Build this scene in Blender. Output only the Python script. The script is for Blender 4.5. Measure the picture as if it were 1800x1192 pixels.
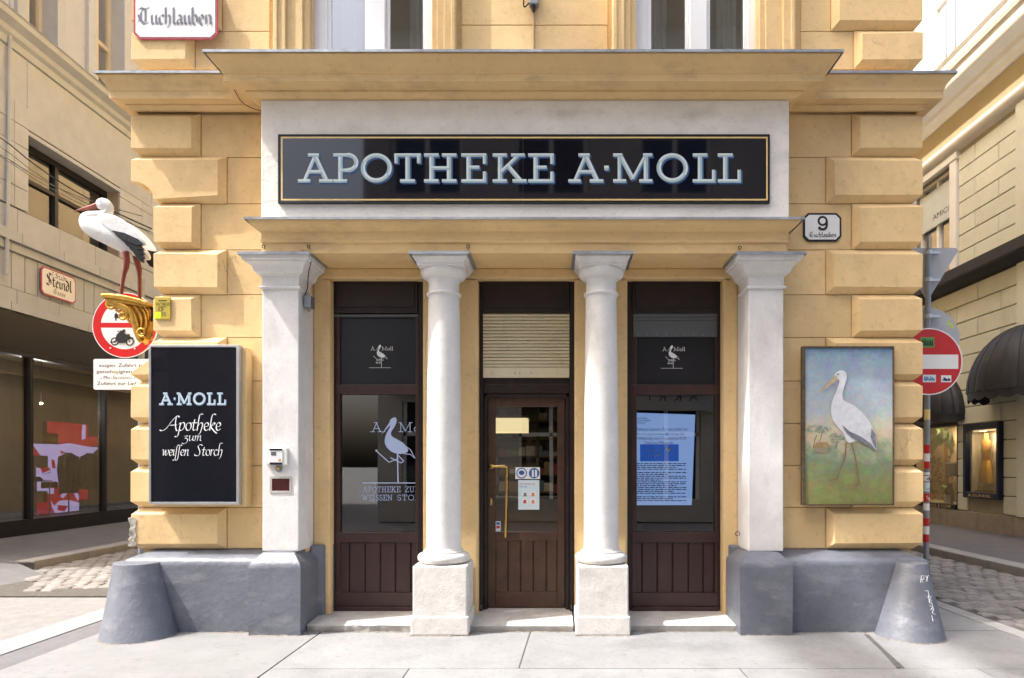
import bpy, bmesh, math, random
from mathutils import Vector
random.seed(7)
R = math.radians
S = bpy.context.scene
COL = S.collection
for o in list(bpy.data.objects): bpy.data.objects.remove(o)

# ------------------------------------------------------------------ camera
D = 6.15; H = 1.55; F = 1200.0          # camera distance to the pedestal plane, eye height, focal length in photo pixels
cam = bpy.data.objects.new('camera', bpy.data.cameras.new('camera')); COL.objects.link(cam)
cam.location = (0, -D, H); cam.rotation_euler = (R(90), 0, 0)
cam.data.sensor_width = 36; cam.data.lens = 24
cam.data.shift_x = -75/1800; cam.data.shift_y = 219/1800
cam.data.clip_end = 2000; cam.data.clip_start = .05
S.camera = cam
# ------------------------------------------------------------------ light
SUN = Vector((-1, -.33, 1.6)).normalized()
w = bpy.data.worlds.new('World'); S.world = w; w.use_nodes = True
nt = w.node_tree; sky = nt.nodes.new('ShaderNodeTexSky'); sky.sky_type = 'NISHITA'; sky.sun_disc = False
sky.sun_elevation = math.asin(SUN.z); sky.sun_rotation = math.atan2(SUN.x, SUN.y)
sky.air_density = 1.0; sky.dust_density = 9.0; sky.ozone_density = 1.0
bg = nt.nodes['Background']; bg.inputs[1].default_value = .15
nt.links.new(sky.outputs[0], bg.inputs[0])
sl = bpy.data.lights.new('sun', 'SUN'); sl.energy = 2.0; sl.angle = R(.53); sl.color = (1, .98, .955)
so = bpy.data.objects.new('sun', sl); COL.objects.link(so)
so.rotation_euler = (-SUN).to_track_quat('-Z', 'Y').to_euler(); so.location = SUN*60
vs = S.view_settings; vs.view_transform = 'Standard'; vs.look = 'None'; vs.exposure = 1.66; vs.gamma = 1; vs.use_curve_mapping = False

# ------------------------------------------------------------------ helpers
def sc(y): return F/(D+y)
def X(px, y): return (px-975)/sc(y)
def Z(py, y): return H+(815-py)/sc(y)
def tag(o, label=None, cat=None, group=None, kind=None):
    if label: o['label'] = label
    if cat: o['category'] = cat
    if group: o['group'] = group
    if kind: o['kind'] = kind
    return o
def empty(name, loc, label=None, cat=None, group=None):
    o = bpy.data.objects.new(name, None); COL.objects.link(o); o.location = loc; o.empty_display_size = .1
    return tag(o, label, cat, group)
class MB:
    def __init__(s): s.v = []; s.f = []; s.m = []
    def add(s, vs, fs, mi=0):
        n = len(s.v); s.v += [tuple(p) for p in vs]
        for f in fs: s.f.append(tuple(i+n for i in f)); s.m.append(mi)
        return s
    def box(s, x0, x1, y0, y1, z0, z1, mi=0):
        if x0 > x1: x0, x1 = x1, x0
        if z0 > z1: z0, z1 = z1, z0
        if y0 > y1: y0, y1 = y1, y0
        v = [(x0,y0,z0),(x1,y0,z0),(x1,y1,z0),(x0,y1,z0),(x0,y0,z1),(x1,y0,z1),(x1,y1,z1),(x0,y1,z1)]
        return s.add(v, [(0,3,2,1),(4,5,6,7),(0,1,5,4),(1,2,6,5),(2,3,7,6),(3,0,4,7)], mi)
    def loft(s, rings, cap=True, mi=0, closed=True):
        k = len(rings[0]); v = [p for r in rings for p in r]; f = []
        for i in range(len(rings)-1):
            for j in range(k if closed else k-1):
                a = i*k+j; b = i*k+(j+1) % k
                f.append((a, b, b+k, a+k))
        if cap: f.append(tuple(range(k))[::-1]); f.append(tuple((len(rings)-1)*k+j for j in range(k)))
        return s.add(v, f, mi)
    def lathe(s, cx, cy, prof, n=40, mi=0):
        return s.loft([[(cx+r*math.cos(2*math.pi*j/n), cy+r*math.sin(2*math.pi*j/n), z) for j in range(n)] for r, z in prof], True, mi)
    def tube(s, pts, r, n=8, mi=0, flat=1.0):
        pts = [Vector(p) for p in pts]; rs = r if isinstance(r, (list, tuple)) else [r]*len(pts)
        rings = []; up = Vector((.13, .21, .97)).normalized(); side = None
        for i, p in enumerate(pts):
            t = (pts[min(i+1, len(pts)-1)]-pts[max(i-1, 0)])
            t = t.normalized() if t.length > 1e-9 else Vector((0,0,1))
            if side is None: side = t.cross(up); side = side if side.length > .1 else t.cross(Vector((1,0,0)))
            side = (side-t*side.dot(t)).normalized(); u = side.cross(t)
            rings.append([tuple(p+side*(rs[i]*math.cos(2*math.pi*j/n))+u*(rs[i]*flat*math.sin(2*math.pi*j/n))) for j in range(n)])
        return s.loft(rings, True, mi)
    def prism(s, poly, a, b, axis='y', mi=0):
        def P(p, t): return (p[0], t, p[1]) if axis == 'y' else ((t, p[0], p[1]) if axis == 'x' else (p[0], p[1], t))
        k = len(poly); v = [P(p, a) for p in poly]+[P(p, b) for p in poly]
        f = [tuple(range(k)), tuple(range(2*k-1, k-1, -1))]+[(i, i+k, (i+1) % k+k, (i+1) % k) for i in range(k)]
        return s.add(v, f, mi)
    def sweep(s, path, prof, mi=0, caps=True):
        """profile (offset,z) swept along a plan polyline; offset goes to the right-hand side of the path, corners mitred"""
        n = len(path); rings = []
        for i, p in enumerate(path):
            p = Vector(p)
            def nrm(a, b): d = (Vector(b)-Vector(a)).normalized(); return Vector((d.y, -d.x))
            if i == 0: m = nrm(path[0], path[1])
            elif i == n-1: m = nrm(path[-2], path[-1])
            else:
                n1 = nrm(path[i-1], path[i]); n2 = nrm(path[i], path[i+1]); m = (n1+n2)/(1+n1.dot(n2))
            rings.append([(p.x+m.x*q, p.y+m.y*q, z) for q, z in prof])
        return s.loft(rings, caps, mi, True)
    def build(s, name, mat, parent=None, bevel=0, smooth=False, auto=None):
        me = bpy.data.meshes.new(name); me.from_pydata(s.v, [], s.f)
        mats = mat if isinstance(mat, (list, tuple)) else [mat]
        for m in mats: me.materials.append(m)
        if len(mats) > 1: me.polygons.foreach_set('material_index', s.m)
        bm = bmesh.new(); bm.from_mesh(me); bmesh.ops.recalc_face_normals(bm, faces=bm.faces); bm.to_mesh(me); bm.free()
        o = bpy.data.objects.new(name, me); COL.objects.link(o)
        if parent: attach(o, parent)
        if smooth: me.polygons.foreach_set('use_smooth', [True]*len(me.polygons))
        if auto is not None: me.polygons.foreach_set('use_smooth', [True]*len(me.polygons)); me.set_sharp_from_angle(angle=R(auto))
        if bevel:
            b = o.modifiers.new('bevel', 'BEVEL'); b.width = bevel; b.segments = 2; b.limit_method = 'ANGLE'; b.angle_limit = R(40)
        return o
def world_loc(o):
    v = Vector(o.location); p = o.parent
    while p: v += Vector(p.location); p = p.parent
    return v
def attach(o, parent):
    o.parent = parent; o.location = Vector(o.location)-world_loc(parent)
def struct(name, mb, mat, **k):
    return tag(mb.build(name, mat, **k), kind='structure')
def inst(src, name, loc, parent=None, rz=0, scale=None, mesh=None):
    o = bpy.data.objects.new(name, mesh or src); COL.objects.link(o); o.location = loc; o.rotation_euler.z = rz
    if scale: o.scale = scale
    if parent: attach(o, parent)
    return o
def crm(pts, n=6, closed=False):
    """Catmull-Rom smoothing"""
    P = [Vector(p) for p in pts]; out = []; k = len(P)
    for i in range(k if closed else k-1):
        a = P[(i-1) % k] if closed or i > 0 else P[0]; b = P[i]; c = P[(i+1) % k]; d = P[(i+2) % k] if closed or i+2 < k else P[-1]
        for j in range(n):
            t = j/n
            out.append(.5*((2*b)+(c-a)*t+(2*a-5*b+4*c-d)*t*t+(3*b-a-3*c+d)*t**3))
    if not closed: out.append(P[-1])
    return [tuple(p) for p in out]

# ------------------------------------------------------------------ materials
MATS = {}
def M(name, col, rough=.75, var=.12, scale=4, bump=0, bscale=60, stain=None, samt=.5, sscale=1.2, sstretch=1, metal=0, spec=.4, emit=0, rnd=0, sthr=.55, coat=0, crack=0, speck=0, gum=0):
    if name in MATS: return MATS[name]
    m = bpy.data.materials.new(name); m.use_nodes = True; MATS[name] = m
    t = m.node_tree; N = t.nodes; L = t.links; b = N['Principled BSDF']
    b.inputs['Roughness'].default_value = rough; b.inputs['Metallic'].default_value = metal
    b.inputs['Specular IOR Level'].default_value = spec; b.inputs['Coat Weight'].default_value = coat
    geo = N.new('ShaderNodeNewGeometry')
    def noise(s, det=4, stretch=1, off=0):
        mp = N.new('ShaderNodeMapping'); mp.inputs['Scale'].default_value = (1, 1, 1/stretch); mp.inputs['Location'].default_value = (off, off*.7, off*.3)
        L.new(geo.outputs['Position'], mp.inputs[0])
        n = N.new('ShaderNodeTexNoise'); n.inputs['Scale'].default_value = s; n.inputs['Detail'].default_value = det; n.inputs['Roughness'].default_value = .62
        L.new(mp.outputs[0], n.inputs['Vector']); return n.outputs['Fac']
    def mix(a, bcol, fac):
        x = N.new('ShaderNodeMix'); x.data_type = 'RGBA'
        for i, val in ((6, a), (7, bcol)):
            if isinstance(val, tuple): x.inputs[i].default_value = (*val[:3], 1)
            else: L.new(val, x.inputs[i])
        L.new(fac, x.inputs[0]) if not isinstance(fac, float) else x.inputs[0].__setattr__('default_value', fac)
        return x.outputs[2]
    def ramp(sock, a, bb):
        r = N.new('ShaderNodeMapRange'); r.inputs[1].default_value = a; r.inputs[2].default_value = bb; L.new(sock, r.inputs[0]); return r.outputs[0]
    lo = tuple(max(0, c*(1-var)) for c in col); hi = tuple(min(1, c*(1+var)) for c in col)
    c = mix(lo, hi, ramp(noise(scale), .3, .7))
    if stain:
        f = ramp(noise(sscale, 6, sstretch, 3.1), sthr, sthr+.22)
        mu = N.new('ShaderNodeMath'); mu.operation = 'MULTIPLY'; mu.inputs[1].default_value = samt; L.new(f, mu.inputs[0])
        c = mix(c, stain, mu.outputs[0])
    if speck:
        f2 = ramp(noise(scale*9, 5, 1, 7.7), .56, .74); m2 = N.new('ShaderNodeMath'); m2.operation = 'MULTIPLY'; m2.inputs[1].default_value = speck; L.new(f2, m2.inputs[0])
        c = mix(c, tuple(q*.55 for q in col), m2.outputs[0])
        f3 = ramp(noise(scale*5, 4, 1, 12.3), .60, .75); m3 = N.new('ShaderNodeMath'); m3.operation = 'MULTIPLY'; m3.inputs[1].default_value = speck*.7; L.new(f3, m3.inputs[0])
        c = mix(c, tuple(min(1, q*1.22) for q in col), m3.outputs[0])
    if gum:
        gv = N.new('ShaderNodeTexVoronoi'); gv.inputs['Scale'].default_value = gum; gv.inputs['Randomness'].default_value = 1; L.new(geo.outputs['Position'], gv.inputs['Vector'])
        gd = ramp(gv.outputs['Distance'], .075, .055); gs = N.new('ShaderNodeSeparateColor'); L.new(gv.outputs['Color'], gs.inputs[0]); gt = ramp(gs.outputs[0], .55, .6)
        g1 = N.new('ShaderNodeMath'); g1.operation = 'MULTIPLY'; L.new(gd, g1.inputs[0]); L.new(gt, g1.inputs[1]); g2 = N.new('ShaderNodeMath'); g2.operation = 'MULTIPLY'; g2.inputs[1].default_value = .5; L.new(g1.outputs[0], g2.inputs[0])
        c = mix(c, tuple(q*.45 for q in col), g2.outputs[0])
    if crack:
        nv = N.new('ShaderNodeTexNoise'); nv.inputs['Scale'].default_value = 3; nv.inputs['Detail'].default_value = 5; L.new(geo.outputs['Position'], nv.inputs['Vector'])
        vm = N.new('ShaderNodeVectorMath'); vm.operation = 'MULTIPLY_ADD'; vm.inputs[1].default_value = (.5,.5,.5); L.new(nv.outputs['Color'], vm.inputs[0]); L.new(geo.outputs['Position'], vm.inputs[2])
        vo = N.new('ShaderNodeTexVoronoi'); vo.feature = 'DISTANCE_TO_EDGE'; vo.inputs['Scale'].default_value = crack; L.new(vm.outputs[0], vo.inputs['Vector'])
        fc = ramp(vo.outputs['Distance'], 0.007*crack, .001*crack); fm_ = ramp(noise(1.1, 2, 1, 5.5), .60, .66); mm = N.new('ShaderNodeMath'); mm.operation = 'MULTIPLY'; L.new(fc, mm.inputs[0]); L.new(fm_, mm.inputs[1])
        m4 = N.new('ShaderNodeMath'); m4.operation = 'MULTIPLY'; m4.inputs[1].default_value = .45; L.new(mm.outputs[0], m4.inputs[0]); c = mix(c, tuple(q*.35 for q in col), m4.outputs[0])
    if rnd:
        oi = N.new('ShaderNodeObjectInfo'); r = N.new('ShaderNodeMapRange'); r.inputs[3].default_value = 1-rnd; r.inputs[4].default_value = 1+rnd; L.new(oi.outputs['Random'], r.inputs[0])
        h = N.new('ShaderNodeHueSaturation'); L.new(c, h.inputs['Color']); L.new(r.outputs[0], h.inputs['Value']); c = h.outputs[0]
    L.new(c, b.inputs['Base Color'])
    if bump:
        bp = N.new('ShaderNodeBump'); bp.inputs['Strength'].default_value = 1; bp.inputs['Distance'].default_value = bump
        n1 = noise(bscale, 5); n2 = noise(bscale*.12, 3, 1, 1.7)
        ad = N.new('ShaderNodeMath'); ad.operation = 'MULTIPLY_ADD'; ad.inputs[1].default_value = 2.2; L.new(n2, ad.inputs[0]); L.new(n1, ad.inputs[2])
        L.new(ad.outputs[0], bp.inputs['Height']); L.new(bp.outputs[0], b.inputs['Normal'])
    if emit:
        b.inputs['Emission Color'].default_value = (*col, 1); b.inputs['Emission Strength'].default_value = emit
    return m
def glass(name, tint=(.8,.85,.85), refl=1.0, alpha=.9, mul=1.5):
    m = bpy.data.materials.new(name); m.use_nodes = True; t = m.node_tree; N = t.nodes; L = t.links
    N.remove(N['Principled BSDF']); out = N['Material Output']
    tr = N.new('ShaderNodeBsdfTransparent'); tr.inputs[0].default_value = (*[c*alpha for c in tint], 1)
    gl = N.new('ShaderNodeBsdfGlossy'); gl.inputs['Roughness'].default_value = .008; gl.inputs[0].default_value = (refl, refl, refl, 1)
    fr = N.new('ShaderNodeFresnel'); fr.inputs[0].default_value = 1.62
    mu = N.new('ShaderNodeMath'); mu.operation = 'MULTIPLY_ADD'; mu.inputs[1].default_value = mul; mu.inputs[2].default_value = .02; mu.use_clamp = True
    geo = N.new('ShaderNodeNewGeometry'); inv = N.new('ShaderNodeMath'); inv.operation = 'SUBTRACT'; inv.inputs[0].default_value = 1; L.new(geo.outputs['Backfacing'], inv.inputs[1])
    fb = N.new('ShaderNodeMath'); fb.operation = 'MULTIPLY'; L.new(fr.outputs[0], fb.inputs[0]); L.new(inv.outputs[0], fb.inputs[1]); L.new(fb.outputs[0], mu.inputs[0]); no = N.new('ShaderNodeTexNoise'); no.inputs['Scale'].default_value = 1.3; no.inputs['Detail'].default_value = 1
    L.new(geo.outputs['Position'], no.inputs['Vector'])
    bp = N.new('ShaderNodeBump'); bp.inputs['Distance'].default_value = .0007; L.new(no.outputs[0], bp.inputs['Height']); L.new(bp.outputs[0], gl.inputs['Normal'])
    mx = N.new('ShaderNodeMixShader'); L.new(mu.outputs[0], mx.inputs[0]); L.new(tr.outputs[0], mx.inputs[1]); L.new(gl.outputs[0], mx.inputs[2]); L.new(mx.outputs[0], out.inputs[0])
    return m
YEL = (.72, .52, .262)
yellow = M('yellow_stucco', YEL, .85, .07, 2.2, .0022, 40, stain=(.42,.28,.15), samt=.5, sscale=1.5, sstretch=1.6, sthr=.53, rnd=.06, speck=.42, crack=1.0)
yel_tr = M('yellow_trim', (.72,.51,.25), .8, .06, 2, .003, 30, stain=(.27,.19,.12), samt=.5, sscale=2.0, sstretch=.3, sthr=.54, speck=.3)
white = M('white_stone', (.70,.69,.675), .8, .07, 5, .0018, 60, stain=(.40,.37,.34), samt=.65, sscale=2.6, sstretch=2.2, sthr=.53, speck=.35)
plaster = M('panel_plaster', (.80,.77,.71), .85, .08, 3, .005, 24, stain=(.34,.31,.28), samt=.5, sscale=1.8, sstretch=.5, sthr=.55, speck=.3)
lime = M('limestone', (.66,.64,.61), .85, .08, 6, .0028, 60, stain=(.40,.36,.31), samt=.6, sscale=3.2, sthr=.53, speck=.5)
grey = M('grey_paint', (.135,.148,.178), .45, .16, 3, .006, 16, stain=(.27,.28,.30), samt=.6, sscale=3.4, sstretch=.4, sthr=.54, spec=.5, speck=.4)
lead = M('lead_sheet', (.30,.33,.37), .5, .2, 12, .001, 60, metal=.5, stain=(.12,.12,.12), samt=.5, sscale=5)
brown = M('brown_paint', (.040,.0165,.0145), .38, .2, 6, .0006, 90, stain=(.07,.04,.03), samt=.5, sscale=6, sstretch=3, spec=.5)
doorwood = M('door_wood', (.062,.027,.014), .42, .3, 9, .001, 80, stain=(.14,.07,.035), samt=.55, sscale=7, sstretch=4, sthr=.56, spec=.5)
darkwood = M('dark_wood', (.018,.009,.008), .45, .3, 8, .0008, 80, stain=(.05,.03,.022), samt=.5, sscale=8)
blackp = M('black_board', (.012,.012,.017), .35, .2, 3)
def lacquer(name, col):
    m = M(name, col, .04, .05, 2, spec=.62); return m
signblk = lacquer('sign_black', (.004,.005,.011))
gold = M('gold_line', (.75,.55,.22), .4, .08, 20, spec=.5)
goldleaf = M('gold_leaf', (.62,.36,.07), .32, .22, 14, .003, 40, metal=.75, stain=(.25,.13,.03), samt=.6, sscale=14)
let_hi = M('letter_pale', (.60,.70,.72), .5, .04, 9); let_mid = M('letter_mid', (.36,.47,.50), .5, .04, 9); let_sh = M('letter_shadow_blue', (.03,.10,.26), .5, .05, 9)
offw = M('white_print', (.80,.82,.84), .5, .02, 9); blueprint = M('pale_blue_print', (.42,.52,.78), .5, .03, 9)
ink = M('black_print', (.012,.012,.014), .5, .05, 9)
enamel = M('white_enamel', (.78,.78,.77), .18, .04, 6, stain=(.5,.5,.48), samt=.4, sscale=6, spec=.6)
signred = M('sign_red', (.52,.020,.022), .3, .05, 6, stain=(.42,.03,.03), samt=.5, sscale=4)
enred = M('enamel_red', (.42,.06,.09), .3, .2, 20, spec=.5)
alu = M('aluminium', (.55,.56,.58), .35, .06, 8, metal=.8)
steel = M('galvanised_steel', (.26,.28,.30), .45, .15, 10, metal=.6)
brass = M('brass', (.60,.40,.14), .25, .15, 10, metal=.9)
whitewin = M('window_white', (.76,.77,.78), .4, .03, 3)
cream = M('shutter_cream', (.62,.55,.38), .5, .06, 5, stain=(.30,.25,.18), samt=.5, sscale=9, sthr=.58)
greyshut = M('shutter_grey', (.10,.11,.12), .5, .08, 5)
plast = M('pale_plastic', (.66,.68,.64), .4, .03, 8)
wire = M('black_cable', (.008,.008,.008), .95, .1, 8, spec=.05)
asphalt = M('pale_asphalt', (.20,.20,.20), .9, .10, 6, speck=.5, bump=.006, bscale=110, stain=(.16,.155,.15), samt=.5, sscale=.9)
asph_d = M('grey_asphalt', (.13,.13,.135), .9, .12, 4, .004, 160, stain=(.09,.09,.095), samt=.5, sscale=1.2)
granite = M('granite_slab', (.228,.232,.236), .85, .10, 2.6, .004, 120, stain=(.145,.145,.145), samt=.65, sscale=1.9, sthr=.54, rnd=.06, speck=.6, gum=4.5)
kerbm = M('kerb_granite', (.28,.275,.265), .85, .12, 5, .003, 120, stain=(.26,.25,.24), samt=.5, sscale=2.5, rnd=.05)
cobm = M('cobble_stone', (.195,.185,.175), .75, .2, 9, .004, 60, rnd=.22, stain=(.17,.15,.13), samt=.5, sscale=6)
dirt = M('joint_dirt', (.085,.08,.072), .95, .3, 20, .004, 150)
stepm = M('step_stone', (.46,.44,.41), .9, .12, 8, .004, 90, stain=(.26,.24,.21), samt=.6, sscale=4)
pane = glass('pane_glass', mul=4.2); pane_dark = glass('shop_glass', (.75,.78,.78), 1.0, .85, 2.0)

# ------------------------------------------------------------------ flat lettering on a plane
class PL:
    """plane with origin o and axes U (reading direction), V (up), N (towards the reader)"""
    def __init__(s, o, U, V, N): s.o, s.U, s.V, s.N = Vector(o), Vector(U).normalized(), Vector(V).normalized(), Vector(N).normalized()
    def p(s, u, v, n=0): return tuple(s.o+s.U*u+s.V*v+s.N*n)
def front(px, py, y): return PL((X(px, y), y, Z(py, y)), (1,0,0), (0,0,1), (0,-1,0))
class Ink(MB):
    def __init__(s, pl, n0=.0006): MB.__init__(s); s.pl = pl; s.n = n0
    def poly(s, pts, mi=0, th=None, n=None):
        n = s.n if n is None else n; s.n += .00006
        k = len(pts); s.add([s.pl.p(a, b, n) for a, b in pts], [tuple(range(k))], mi); return s
    def bar(s, a, b, w, mi=0):
        a = Vector(a); b = Vector(b); d = (b-a).normalized(); p = Vector((-d.y, d.x))*w/2
        return s.poly([tuple(a-p), tuple(b-p), tuple(b+p), tuple(a+p)], mi)
    def line(s, pts, w, mi=0):
        for i in range(len(pts)-1): s.bar(pts[i], pts[i+1], w, mi)
        return s
    def nib(s, pts, w, ang=40, thin=.12, mi=0):
        """broad-nib pen stroke"""
        d = Vector((math.cos(R(ang)), math.sin(R(ang))))*w/2; q = Vector((-d.y, d.x))*thin
        for i in range(len(pts)-1):
            a, b = Vector(pts[i]), Vector(pts[i+1]); t = b-a
            if t.length < 1e-6: continue
            c = d if abs(t.x*d.y-t.y*d.x) > abs(t.x*q.y-t.y*q.x) else q
            s.poly([tuple(a-c), tuple(b-c), tuple(b+c), tuple(a+c)], mi)
        return s
    def disc(s, c, rx, ry=None, mi=0, n=28): ry = ry or rx; return s.poly([(c[0]+rx*math.cos(2*math.pi*i/n), c[1]+ry*math.sin(2*math.pi*i/n)) for i in range(n)], mi)
    def ring(s, c, r0, r1, mi=0, n=40, a0=0, a1=360, sy=1):
        k = s.n; s.n += .00006
        for i in range(n):
            a, b = R(a0+(a1-a0)*i/n), R(a0+(a1-a0)*(i+1)/n)
            s.poly([(c[0]+r0*math.cos(a), c[1]+sy*r0*math.sin(a)), (c[0]+r1*math.cos(a), c[1]+sy*r1*math.sin(a)), (c[0]+r1*math.cos(b), c[1]+sy*r1*math.sin(b)), (c[0]+r0*math.cos(b), c[1]+sy*r0*math.sin(b))], mi, n=k)
        return s
    def rrect(s, x0, x1, y0, y1, r=0, mi=0, chamfer=False):
        if r <= 0: return s.poly([(x0,y0),(x1,y0),(x1,y1),(x0,y1)], mi)
        if chamfer: return s.poly([(x0+r,y0),(x1-r,y0),(x1,y0+r),(x1,y1-r),(x1-r,y1),(x0+r,y1),(x0,y1-r),(x0,y0+r)], mi)
        pts = []
        for cx, cy, a in ((x1-r,y0+r,-90),(x1-r,y1-r,0),(x0+r,y1-r,90),(x0+r,y0+r,180)):
            pts += [(cx+r*math.cos(R(a+18*i)), cy+r*math.sin(R(a+18*i))) for i in range(6)]
        return s.poly(pts, mi)
# slab-serif capitals: bars (x0,y0,x1,y1,k) in cap heights with weight factor k, arcs ('o',cx,cy,rx,ry,a0,a1); last entry = width
GL = {
'A': ([(.24,.1,.60,.95,.8),(.56,.95,.95,.1,1),(0,.06,.42,.06,.8),(.72,.06,1.18,.06,.8),(.34,.94,.72,.94,.8),(.36,.37,.82,.37,.8)], 1.18),
'P': ([(.25,.06,.25,.94,1),(0,.06,.48,.06,.8),(0,.94,.5,.94,.8),(.25,.42,.52,.42,.8),('o',.50,.68,.30,.26,-90,90)], .86),
'R': ([(.25,.06,.25,.94,1),(0,.06,.48,.06,.8),(0,.94,.5,.94,.8),(.25,.46,.52,.46,.8),('o',.50,.70,.28,.24,-90,90),(.5,.44,.82,.06,.9),(.72,.06,1.0,.06,.8)], 1.0),
'O': ([('o',.52,.5,.44,.43,0,360)], 1.05),
'o': ([('o',.32,.30,.26,.26,0,360)], .64),
'C': ([('o',.52,.5,.44,.43,48,312),(.82,.94,.82,.70,.5)], .92),
'T': ([(.45,.06,.45,.94,1),(.20,.06,.70,.06,.8),(0,.94,.9,.94,.8),(.07,.94,.07,.66,.8),(.83,.94,.83,.66,.8)], .9),
'H': ([(.25,.06,.25,.94,1),(.84,.06,.84,.94,1),(0,.06,.49,.06,.8),(.60,.06,1.09,.06,.8),(0,.94,.49,.94,.8),(.60,.94,1.09,.94,.8),(.25,.5,.84,.5,.8)], 1.09),
'E': ([(.25,.06,.25,.94,1),(0,.06,.86,.06,.8),(0,.94,.86,.94,.8),(.25,.52,.62,.52,.8),(.80,.94,.80,.64,.8),(.80,.06,.80,.38,.8)], .87),
'K': ([(.25,.06,.25,.94,1),(0,.06,.48,.06,.8),(0,.94,.48,.94,.8),(.3,.38,.86,.92,.8),(.5,.58,.92,.08,1),(.62,.94,1.08,.94,.8),(.67,.06,1.14,.06,.8)], 1.14),
'M': ([(.22,.06,.22,.94,.8),(1.13,.06,1.13,.94,1),(.24,.92,.68,.12,1),(.68,.12,1.11,.92,.7),(0,.06,.45,.06,.8),(.9,.06,1.35,.06,.8),(0,.94,.32,.94,.8),(1.03,.94,1.35,.94,.8)], 1.35),
'N': ([(.2,.06,.2,.94,.8),(.9,.06,.9,.94,.8),(.2,.94,.9,.06,1),(0,.06,.4,.06,.8),(0,.94,.3,.94,.8),(.72,.94,1.1,.94,.8)], 1.1),
'L': ([(.25,.06,.25,.94,1),(0,.06,.78,.06,.8),(0,.94,.5,.94,.8),(.72,.06,.72,.44,.8)], .79),
'l': ([(.14,.04,.14,.96,1),(0,.04,.28,.04,.8),(0,.96,.14,.96,.8)], .3),
'I': ([(.2,.06,.2,.94,1),(0,.06,.4,.06,.8),(0,.94,.4,.94,.8)], .42),
'S': ([('o',.36,.72,.26,.22,40,270),('o',.36,.28,.28,.22,-140,90),(.62,.94,.62,.74,.5),(.06,.06,.06,.28,.5)], .72),
'U': ([(.2,.3,.2,.94,1),(.8,.3,.8,.94,.8),('o',.5,.34,.30,.28,180,360),(0,.94,.4,.94,.8),(.6,.94,1.0,.94,.8)], 1.0),
'W': ([(.2,.94,.48,.06,1),(.48,.06,.75,.86,.8),(.72,.86,1.0,.06,1),(1.0,.06,1.28,.94,.8),(0,.94,.4,.94,.8),(1.08,.94,1.48,.94,.8)], 1.48),
'Z': ([(.05,.94,.75,.94,.8),(.05,.06,.78,.06,.8),(.72,.92,.08,.08,1),(.78,.06,.78,.28,.6),(.05,.94,.05,.74,.6)], .82),
'.': ([(.06,.06,.16,.06,1)], .24), ' ': ([], .45), '·': ([(.02,.5,.18,.5,1.1)], .2),
}
def slab(inkmb, ch, u, v, h, w=.17, chisel=False, wd=None, mi=0):
    g, gw = GL[ch]; kx = h*(wd/gw if wd else 1)
    for st in g:
        if st[0] == 'o':
            _, cx, cy, rx, ry, a0, a1 = st; n = max(10, int(abs(a1-a0)/10)); ww = w*h
            def pt(a, o): return (u+cx*kx+(rx*kx+o)*math.cos(a), v+cy*h+(ry*h+o)*math.sin(a))
            for i in range(n):
                a, b = R(a0+(a1-a0)*i/n), R(a0+(a1-a0)*(i+1)/n)
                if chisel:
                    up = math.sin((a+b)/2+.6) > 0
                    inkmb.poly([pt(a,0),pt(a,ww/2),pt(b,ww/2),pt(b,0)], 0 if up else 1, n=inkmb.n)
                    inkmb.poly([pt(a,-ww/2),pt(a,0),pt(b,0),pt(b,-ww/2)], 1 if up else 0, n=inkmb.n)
                else: inkmb.poly([pt(a,-ww/2),pt(a,ww/2),pt(b,ww/2),pt(b,-ww/2)], mi)
            continue
        x0, y0, x1, y1, k = st; a = Vector((u+x0*kx, v+y0*h)); b = Vector((u+x1*kx, v+y1*h)); ww = w*h*k
        d = (b-a).normalized(); p = Vector((-d.y, d.x))*ww/2
        if p.y < 0 or (abs(p.y) < 1e-9 and p.x > 0): p = -p
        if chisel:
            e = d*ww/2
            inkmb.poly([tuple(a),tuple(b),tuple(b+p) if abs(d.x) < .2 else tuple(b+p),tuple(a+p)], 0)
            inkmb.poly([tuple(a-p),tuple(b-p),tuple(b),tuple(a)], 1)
        else: inkmb.poly([tuple(a-p),tuple(b-p),tuple(b+p),tuple(a+p)], mi)
def slabtext(inkmb, txt, u, v, h, w=.07, gap=.10, width=None, center=False, mi=0):
    tot = sum(GL[c][1]+gap for c in txt)-gap; k = (width/(tot*h)) if width else 1
    if center: u -= tot*h*k/2
    for c in txt:
        slab(inkmb, c, u, v, h, w, wd=GL[c][1]*k, mi=mi); u += (GL[c][1]+gap)*h*k
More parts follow.
